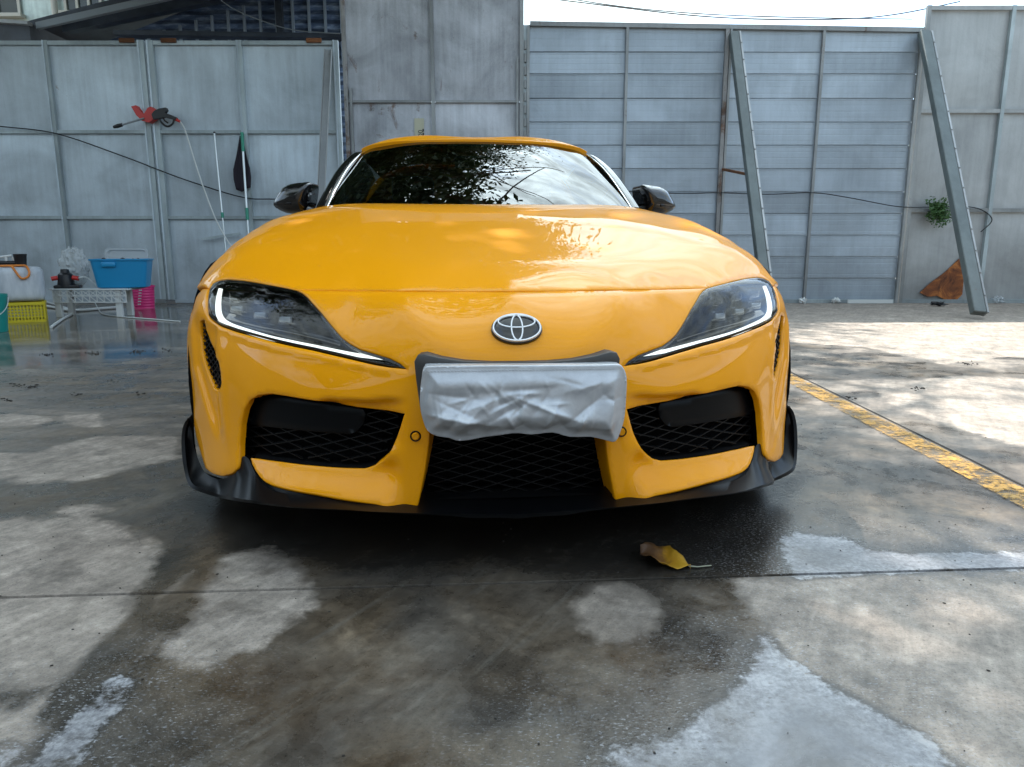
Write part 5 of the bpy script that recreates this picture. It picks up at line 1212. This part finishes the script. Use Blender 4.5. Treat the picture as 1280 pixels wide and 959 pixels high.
# ---- table and what stands on it
M_wpl = mat('white_plastic', (.62,.64,.63), .4); M_tub = mat('blue_plastic', (.012,.25,.50), .32); M_pink = mat('pink_plastic', (.72,.03,.20), .4); M_yel = mat('yellow_plastic', (.62,.50,.02), .42)
M_clear = mat('cloudy_plastic', (.62,.66,.68), .3, alpha=.42); M_teal = mat('teal_plastic', (.01,.25,.22), .35); M_org = mat('orange_hose', (.70,.22,.03), .45)
M_tank = mat('milky_tank_plastic', (.50,.54,.58), .45); q = NB(M_tank); q.l(q.ramp(q.noise(q.coord((4,4,1)), 3, 5, .6), [(.35, (.38,.42,.46)), (.65, (.58,.61,.64))]), q.b.inputs['Base Color'])
YT = ground_pt(155, 397)[1]
zt_ = at_Y(110, 361, YT)[2]; zb_ = at_Y(110, 378, YT)[2]; x0, x1 = at_Y(62, 370, YT)[0], at_Y(160, 370, YT)[0]; dp = .30
tb = empty('lattice_table', 'low white plastic table with lattice apron carrying the blue tub', 'table', (x0, YT, 0)); w_ = x1-x0
bm = bmesh.new(); bm_box(bm, (0, 0, zt_-.018), (w_, dp, zt_), .005); from_bm('table_top', bm, M_wpl, tb)
bm = bmesh.new()
n_ = 10
for k in range(n_+1): x = .03+(w_-.06)*k/n_; bar(bm, (x, .012, zb_), (x, .012, zt_-.018), .010, .008, (0,-1,0))
for z in (zb_, (zb_+zt_)/2-.005): bar(bm, (0.02, .012, z), (w_-.02, .012, z), .012, .010, (0,-1,0))
for k in range(n_):
    xa, xb = .03+(w_-.06)*k/n_, .03+(w_-.06)*(k+1)/n_; zm = (zb_+zt_)/2-.005
    bar(bm, (xa, .013, zt_-.018), (xb, .013, zm), .008, .006, (0,-1,0)); bar(bm, (xa, .013, zm), (xb, .013, zb_), .008, .006, (0,-1,0)); bar(bm, (xa, .0135, zm), (xb, .0135, zt_-.018), .006, .006, (0,-1,0))
from_bm('lattice_apron', bm, M_wpl, tb)
for x in (.03, w_-.16):
    for y in (.02, dp-.06):
        bm = bmesh.new(); bm_box(bm, (x, y, 0), (x+.065, y+.045, zt_-.019), .006); from_bm('leg', bm, M_wpl, tb)
def open_box(name, lx, ly, h, taper, m, parent=None, th=.012, rim=.02, seg=5, rad=.06):
    def ring(sx, sy, z):
        out = []
        for cxn, cyn, a0 in ((1,1,0),(-1,1,90),(-1,-1,180),(1,-1,270)):
            for k in range(seg+1):
                a = R(a0+90*k/seg); out.append((cxn*(sx-rad)+rad*math.cos(a), cyn*(sy-rad)+rad*math.sin(a), z))
        return out
    bx_, by_ = lx/2*taper, ly/2*taper
    rs_ = [ring(bx_*.9, by_*.9, 0), ring(bx_, by_, .012), ring(lx/2, ly/2, h-.02), ring(lx/2+rim, ly/2+rim, h-.015), ring(lx/2+rim, ly/2+rim, h), ring(lx/2-th, ly/2-th, h), ring(bx_-th, by_-th, .02)]
    bm = bmesh.new(); vr = [[bm.verts.new(p) for p in r_] for r_ in rs_]; n = len(vr[0])
    for a_, b_ in zip(vr[:-1], vr[1:]):
        for k in range(n): bm.faces.new((a_[k], a_[(k+1) % n], b_[(k+1) % n], b_[k]))
    bm.faces.new(vr[0][::-1]); bm.faces.new(vr[-1]); return from_bm(name, bm, m, parent, True, 35)
xl, xr = at_Y(107, 335, YT+.1)[0], at_Y(183, 335, YT+.1)[0]; zt2 = at_Y(145, 324, YT+.05)[2]
tub = empty('storage_tub', 'blue plastic storage tub standing on the white lattice table', 'tub', ((xl+xr)/2+.02, YT+.20, zt_+.001), R(14))
open_box('tub_body', xr-xl-.10, .36, zt2-zt_, .86, M_tub, tub, rim=.012)
bm = bmesh.new(); bm_box(bm, (-.16, -.205, (zt2-zt_)-.085), (-.02, -.165, (zt2-zt_)-.03), .012); from_bm('handle', bm, M_tub, tub, True)
bm = bmesh.new()
for k in range(14):
    bmesh.ops.create_icosphere(bm, subdivisions=1, radius=random.uniform(.04,.07), matrix=Matrix.Translation((random.uniform(-.2,.2), random.uniform(-.12,.14), (zt2-zt_)-.05)))
ct = struct(from_bm('dark_contents', bm, M_blk, tub), 'stuff')
# clear lid propped behind the tub
lx0, lx1 = at_Y(135, 330, YT+.46)[0], at_Y(186, 330, YT+.46)[0]; lz0, lz1 = zt_+.002, at_Y(160, 312, YT+.46)[2]
lid = open_box('clear_lid', lx1-lx0, lz1-lz0, .05, .96, M_clear, None, .008, .012, 5, .05); lid.location = ((lx0+lx1)/2, YT+.475, (lz0+lz1)/2); lid.rotation_euler = (R(86), 0, 0)
tag(lid, 'cloudy clear plastic lid standing behind the blue tub', 'lid')
# clear bag
def blob(name, c, sx, sy, sz, m, amp, freq, seed, sub=4):
    from mathutils import noise as mn
    bm = bmesh.new(); bmesh.ops.create_icosphere(bm, subdivisions=sub, radius=1)
    for v in bm.verts:
        n = mn.turbulence(v.co*freq+Vector((seed, 0, 0)), 3, True); d = 1+amp*(n-.7)
        v.co = Vector((v.co.x*sx*d, v.co.y*sy*d, max(v.co.z, -.86)*sz*d))
    zmin = min(v.co.z for v in bm.verts)
    for v in bm.verts: v.co.z -= zmin
    o_ = from_bm(name, bm, m, None, False); o_.location = c; return o_
bc_ = at_Y(91, 345, YT+.25); tag(blob('plastic_bag', (bc_[0], YT+.30, zt_+.001), .17, .13, .24, mat('clear_bag_film', (.55,.58,.58), .18, alpha=.55), .34, 2.1, 3.1), 'crumpled clear plastic bag beside the blue tub', 'plastic bag')
# black pump motor with red caps
pc_ = at_Y(82, 360, YT+.08); pm_ = empty('pump_motor', 'small black pump motor with red fittings before the plastic bag', 'pump', (pc_[0], YT+.10, zt_+.001), R(20))
bm = bmesh.new(); lathe(bm, [(0,0),(.085,0),(.09,.02),(.075,.10),(.07,.15),(.045,.17),(.04,.205),(0,.21)], 20); from_bm('housing', bm, M_blk, pm_, True, 40)
bm = bmesh.new(); bm_box(bm, (-.11,-.08,0), (.14,.08,.035), .01); from_bm('base', bm, M_blk, pm_)
for s_ in (-1, 1): tube_obj('fitting', [(s_*.07,-.02,.115), (s_*.13,-.03,.105)], .025, M_red, pm_, 10)
tube_obj('outlet_hose', smooth_path([(.10,-.03,.10),(.20,-.04,.12),(.28,-.05,.05),(.30,-.05,.012)], 5), .008, M_hose, pm_)
# pink basket of ribs
pb = ground_pt(181, 386); bh = at_Y(178, 358, pb[1])[2]; br_ = (at_Y(192, 372, pb[1])[0]-at_Y(165, 372, pb[1])[0])/2
pk = empty('pink_basket', 'pink ribbed plastic basket on the wet floor below the blue tub', 'basket', (pb[0]*(1+br_/pb[1]), pb[1]+br_, 0))
bm = bmesh.new(); rr_ = []
for z_ in np.linspace(0, bh, 9): rr_ += [(br_*(.88+.12*z_/bh), z_), (br_*(.85+.12*z_/bh), z_+bh/18)]
lathe(bm, [(0, .002)]+rr_[:-1]+[(br_*.95, bh), (br_*.80, .01), (0, .012)], 28); from_bm('basket_body', bm, M_pink, pk, True, 30)
bm = bmesh.new(); lathe(bm, [(br_*1.03, bh-.02), (br_*1.05, bh-.008), (br_*1.02, bh+.004), (br_*.96, bh+.001)], 28); from_bm('rim', bm, M_pink, pk, True)
bm = bmesh.new()
for k in range(6): bm_box(bm, (-.012+.006*k, -br_*1.0-.004, .05+k*.035), (.022+.006*k, -br_*.93, .062+k*.035))
struct(from_bm('slot', bm, M_wpl, pk), 'stuff')
# ---- water tank on a yellow crate
YK = ground_pt(32, 403)[1]
def facing(u, Y, depth, turn=0.0):
    """front-centre on the ray through column u at distance Y, box centre behind it, and the yaw that faces the lens"""
    a = math.atan2((u-CX)/F, CP+.085*SP); d_ = np.array([math.sin(a), math.cos(a)]); fc = np.array([Y*math.tan(a), Y]); c_ = fc+d_*depth/2
    return (c_[0], c_[1]), -a+turn, float(np.hypot(*fc))*math.cos(a)**2/F
kz = at_Y(35, 378, YK)[2]; ly_ = .34
(kcx, kcy), kyaw, ksc = facing(34, YK, ly_, R(-4)); lx_ = 51*ksc
kr = empty('yellow_crate', 'yellow perforated plastic crate under the white water tank', 'crate', (kcx, kcy, 0), kyaw)
bm = bmesh.new()
for s_ in (-1, 1):
    bm_box(bm, (-lx_/2, s_*ly_/2-.008, 0), (lx_/2, s_*ly_/2+.008, .025)); bm_box(bm, (-lx_/2, s_*ly_/2-.012, kz-.03), (lx_/2, s_*ly_/2+.012, kz))
    bm_box(bm, (s_*lx_/2-.008, -ly_/2+.01, 0), (s_*lx_/2+.008, ly_/2-.01, .025)); bm_box(bm, (s_*lx_/2-.012, -ly_/2+.013, kz-.03), (s_*lx_/2+.012, ly_/2-.013, kz))
    for k in range(13):
        x = -lx_/2+lx_*k/12; bm_box(bm, (x-.007, s_*ly_/2-.006, .0255), (x+.007, s_*ly_/2+.006, kz-.0305))
    for k in range(10):
        y = -ly_/2+.02+(ly_-.04)*k/9; bm_box(bm, (s_*lx_/2-.006, y-.007, .0255), (s_*lx_/2+.006, y+.007, kz-.0305))
    for j in range(4):
        z = .025+(kz-.055)*(j+1)/5; bm_box(bm, (-lx_/2+.01, s_*ly_/2-.005, z-.006), (lx_/2-.01, s_*ly_/2+.005, z+.006))
from_bm('crate_wall', bm, M_yel, kr)
bm = bmesh.new(); bm_box(bm, (-lx_/2+.01, -ly_/2+.01, .004), (lx_/2-.01, ly_/2-.01, .016)); from_bm('crate_floor', bm, M_yel, kr)
tz1 = at_Y(30, 334, YK+.1)[2]
(tcx, tcy), tyaw, tsc = facing(16, YK-.02, .40, R(-3)); tw_ = 96*tsc
tk = empty('water_tank', 'milky white plastic water tank lying on the yellow crate', 'water tank', (tcx, tcy, kz+.001), tyaw)
bm = bmesh.new(); hgt_ = tz1-kz; bm_box(bm, (-tw_/2, -.20, 0), (tw_/2, .20, hgt_)); bmesh.ops.bevel(bm, geom=bm.edges[:], offset=.075, segments=5, affect='EDGES', profile=.6); from_bm('tank_body', bm, M_tank, tk, True, 40)
bm = bmesh.new(); lathe(bm, [(0,.0),(.05,0),(.05,.03),(.04,.035),(0,.036)], 18); c_ = from_bm('cap', bm, M_org, tk, True); c_.location = (.10, 0, hgt_-.002)
def on_tank(u, back):
    """a spot on the tank top seen at column u"""
    a = math.atan2((u-CX)/F, CP+.17*SP); d_ = float(np.hypot(tcx, tcy))+back; return d_*math.sin(a), d_*math.cos(a)
tpx = on_tank(8, -.05)
tp = empty('tap_fitting', 'white and black tap fitting on top of the milky tank', 'tap', (tpx[0], tpx[1], tz1+.001), tyaw)
tube_obj('stem', [(0,0,0),(0,0,.10)], .016, M_wpl, tp, 10); tube_obj('handle', [(-.05,0,.10),(.05,0,.115)], .012, M_wpl, tp, 8); tube_obj('valve', [(-.09,0,.045),(.10,-.01,.04)], .022, M_blk, tp, 10); tube_obj('spout', [(.06,0,.06),(.06,-.01,.10)], .014, M_wpl, tp, 8)
bm = bmesh.new(); lathe(bm, [(0,.001),(.048,.001),(.060,.125),(.064,.13),(.060,.132),(.055,.12),(.044,.01),(0,.01)], 24)
cu = from_bm('black_cup', bm, M_blk, None, True, 40); cu.location = (*on_tank(26, -.06), tz1+.001); tag(cu, 'black plastic cup standing on the milky tank', 'cup')
pts = []
for u, bk2, dz in ((-30,-.10,.014),(0,-.12,.014),(24,-.12,.016),(32,-.19,.010),(35,-.225,-.05),(32,-.23,-.10),(24,-.225,-.11),(17,-.20,-.03),(13,-.16,.012),(0,-.15,.013)): pts.append((*on_tank(u, bk2), tz1+dz))
tag(tube_obj('air_hose', smooth_path(pts, 6), .011, M_org), 'orange hose looped over the top of the milky tank', 'hose')
# teal bucket at the picture's left
gb = ground_pt(-12, 417); gh = at_Y(-12, 369, gb[1])[2]; (gcx, gcy), gyaw, gsc = facing(-12, gb[1], 0.0); gr_ = 25*gsc; (gcx, gcy), gyaw, gsc = facing(-10, gb[1], 2*gr_)
bk_ = empty('teal_bucket', 'teal plastic bucket with wire handle beside the yellow crate', 'bucket', (gcx, gcy, 0), gyaw)
bm = bmesh.new(); lathe(bm, [(0,.002),(gr_*.80,.002),(gr_*.97,gh-.03),(gr_,gh-.03),(gr_,gh),(gr_*.95,gh),(gr_*.77,.015),(0,.015)], 30); from_bm('bucket_body', bm, M_teal, bk_, True, 35)
tube_obj('wire_handle', smooth_path([(gr_*math.cos(R(a)), -gr_*.2-abs(gr_*1.0*math.sin(R(a))), gh-.03-.16*math.sin(R(a))) for a in range(0, 181, 20)], 3), .004, M_wpl, bk_, 6)
# loose white hoses on the floor
def floor_hose(px, rad, label):
    pts = smooth_path([ground_pt(u, v, rad) for u, v in px], 6); return tag(tube_obj('floor_hose', pts, rad, M_hose), label, 'hose')
floor_hose([(40,381),(66,384),(80,387),(98,388),(125,386),(150,384)], .018, 'thick white hose lying under the lattice table')
floor_hose([(58,378),(70,381),(84,386),(92,391),(78,399),(64,409)], .014, 'white hose curling from under the table toward the tank')
floor_hose([(118,377),(124,388),(130,393),(150,396),(190,399),(225,402)], .007, 'thin pale tube trailing from the table toward the car')
# ============================================================ LITTER AND LEAF
M_yleaf = mat('yellowed_leaf', (.45,.22,.02), .55); q = NB(M_yleaf); co = q.coord((1,1,1), 'Generated'); sx_ = q.n('ShaderNodeSeparateXYZ'); q.l(co, sx_.inputs[0])
nv = q.math('ADD', q.math('MULTIPLY', q.noise(q.coord(), 30, 4, .6), .55), q.math('MULTIPLY', sx_.outputs['X'], .6))
q.l(q.ramp(nv, [(.38, (.10,.045,.015)), (.52, (.22,.10,.02)), (.62, (.50,.25,.015)), (.85, (.55,.30,.02))]), q.b.inputs['Base Color'])
lc = ground_pt(831, 705); ll = np.linalg.norm(ground_pt(860,706)-ground_pt(802,690))
lf = empty('fallen_leaf', 'curled yellow-brown fallen leaf on the wet concrete before the car', 'leaf', (lc[0], lc[1], 0), R(-25))
V_ = []; F_ = []; n_, m_ = 20, 8
for i in range(n_+1):
    t_ = i/n_; wd_ = .048*math.sin(math.pi*min(1, t_**.75))**.8*(1+.14*math.sin(17*t_)+.06*math.sin(41*t_))+.0004
    for j in range(m_+1):
        s_ = j/m_*2-1; V_.append(((t_-.5)*ll, s_*wd_, .004+.012*abs(s_)**1.5+.010*math.sin(3.2*t_+1)*abs(s_)+.006*math.sin(9*t_+2*s_)+.008*(1-t_)**2))
for i in range(n_):
    for j in range(m_): k = i*(m_+1)+j; F_.append((k, k+1, k+m_+2, k+m_+1))
bl_ = mesh('blade', V_, F_, M_yleaf, lf, True); bl_.modifiers.new('t', 'SOLIDIFY').thickness = .0008
tube_obj('stalk', [(ll*.46,0,.006),(ll*.62,.006,.005),(ll*.85,.03,.004)], [.0016,.0013,.0012], M_paper, lf, 6)
def scrap(u, v, sx, sy, sz, m, name, label, cat, seed):
    p = ground_pt(u, v); o_ = blob(name, (p[0], p[1], 0), sx, sy, sz, m, .9, 2.5, seed, 3); tag(o_, label, cat)
scrap(1003, 379.5, .06, .05, .05, M_wpl, 'paper_scrap', 'white scrap at the foot of the white upright behind the bonnet', 'litter', 1.0)
scrap(1045, 379.5, .07, .05, .045, M_wpl, 'paper_scrap', 'white crumpled scrap between two uprights at the cladding foot', 'litter', 4.0)
scrap(1247, 379, .11, .06, .055, M_clear, 'plastic_scrap', 'crumpled clear plastic at the foot of the pale wall', 'litter', 9.0)
scrap(1172, 383, .13, .06, .03, M_blk, 'rubber_scrap', 'black rag below the rusted plate', 'litter', 6.0)
a, b = ground_pt(1058, 379.5), ground_pt(1114, 379.5)
tag(bar_obj('white_batten', a+np.array([0,-.03,.03]), b+np.array([0,-.03,.03]), .05, .02, M_wpl, up=(0,-1,0)), 'short white batten lying along the cladding foot', 'batten')
# twigs, grit and crumbs: nobody would count them
bm = bmesh.new(); rs = np.random.default_rng(21)
spots = [(22,482,14),(40,484,20),(10,500,10),(95,494,8),(118,442,26),(60,444,18),(170,440,30),(205,438,14),(1150,486,16),(1210,455,20),(1060,498,6),(140,478,5),(175,492,6)]
cands = [(ground_pt(u+rs.normal(0, 5), v+rs.normal(0, 1.2)), rs.uniform(.004, .012)) for u, v, n in spots for _ in range(n)]
cands += [(np.array([rs.uniform(-1.6, 1.9), rs.uniform(.85, 3.0), 0]), rs.uniform(.0012, .0042)) for _ in range(420)]
for p, s_ in cands:
    d_ = rs.normal(0, 1, 3); M4 = Matrix.Translation((p[0], p[1], s_*.35)) @ Matrix.Rotation(rs.uniform(0, 6.28), 4, 'Z') @ Matrix.Diagonal((s_*rs.uniform(.8, 2.2), s_, s_*.6, 1))
    bmesh.ops.create_icosphere(bm, subdivisions=1, radius=.5, matrix=M4)
M_grit = mat('dark_grit', (.03,.026,.022), .9); gt = from_bm('ground_debris', bm, M_grit); gt['kind'] = 'stuff'; gt['label'] = 'dark twigs and grit scattered on the concrete'; gt['category'] = 'debris'
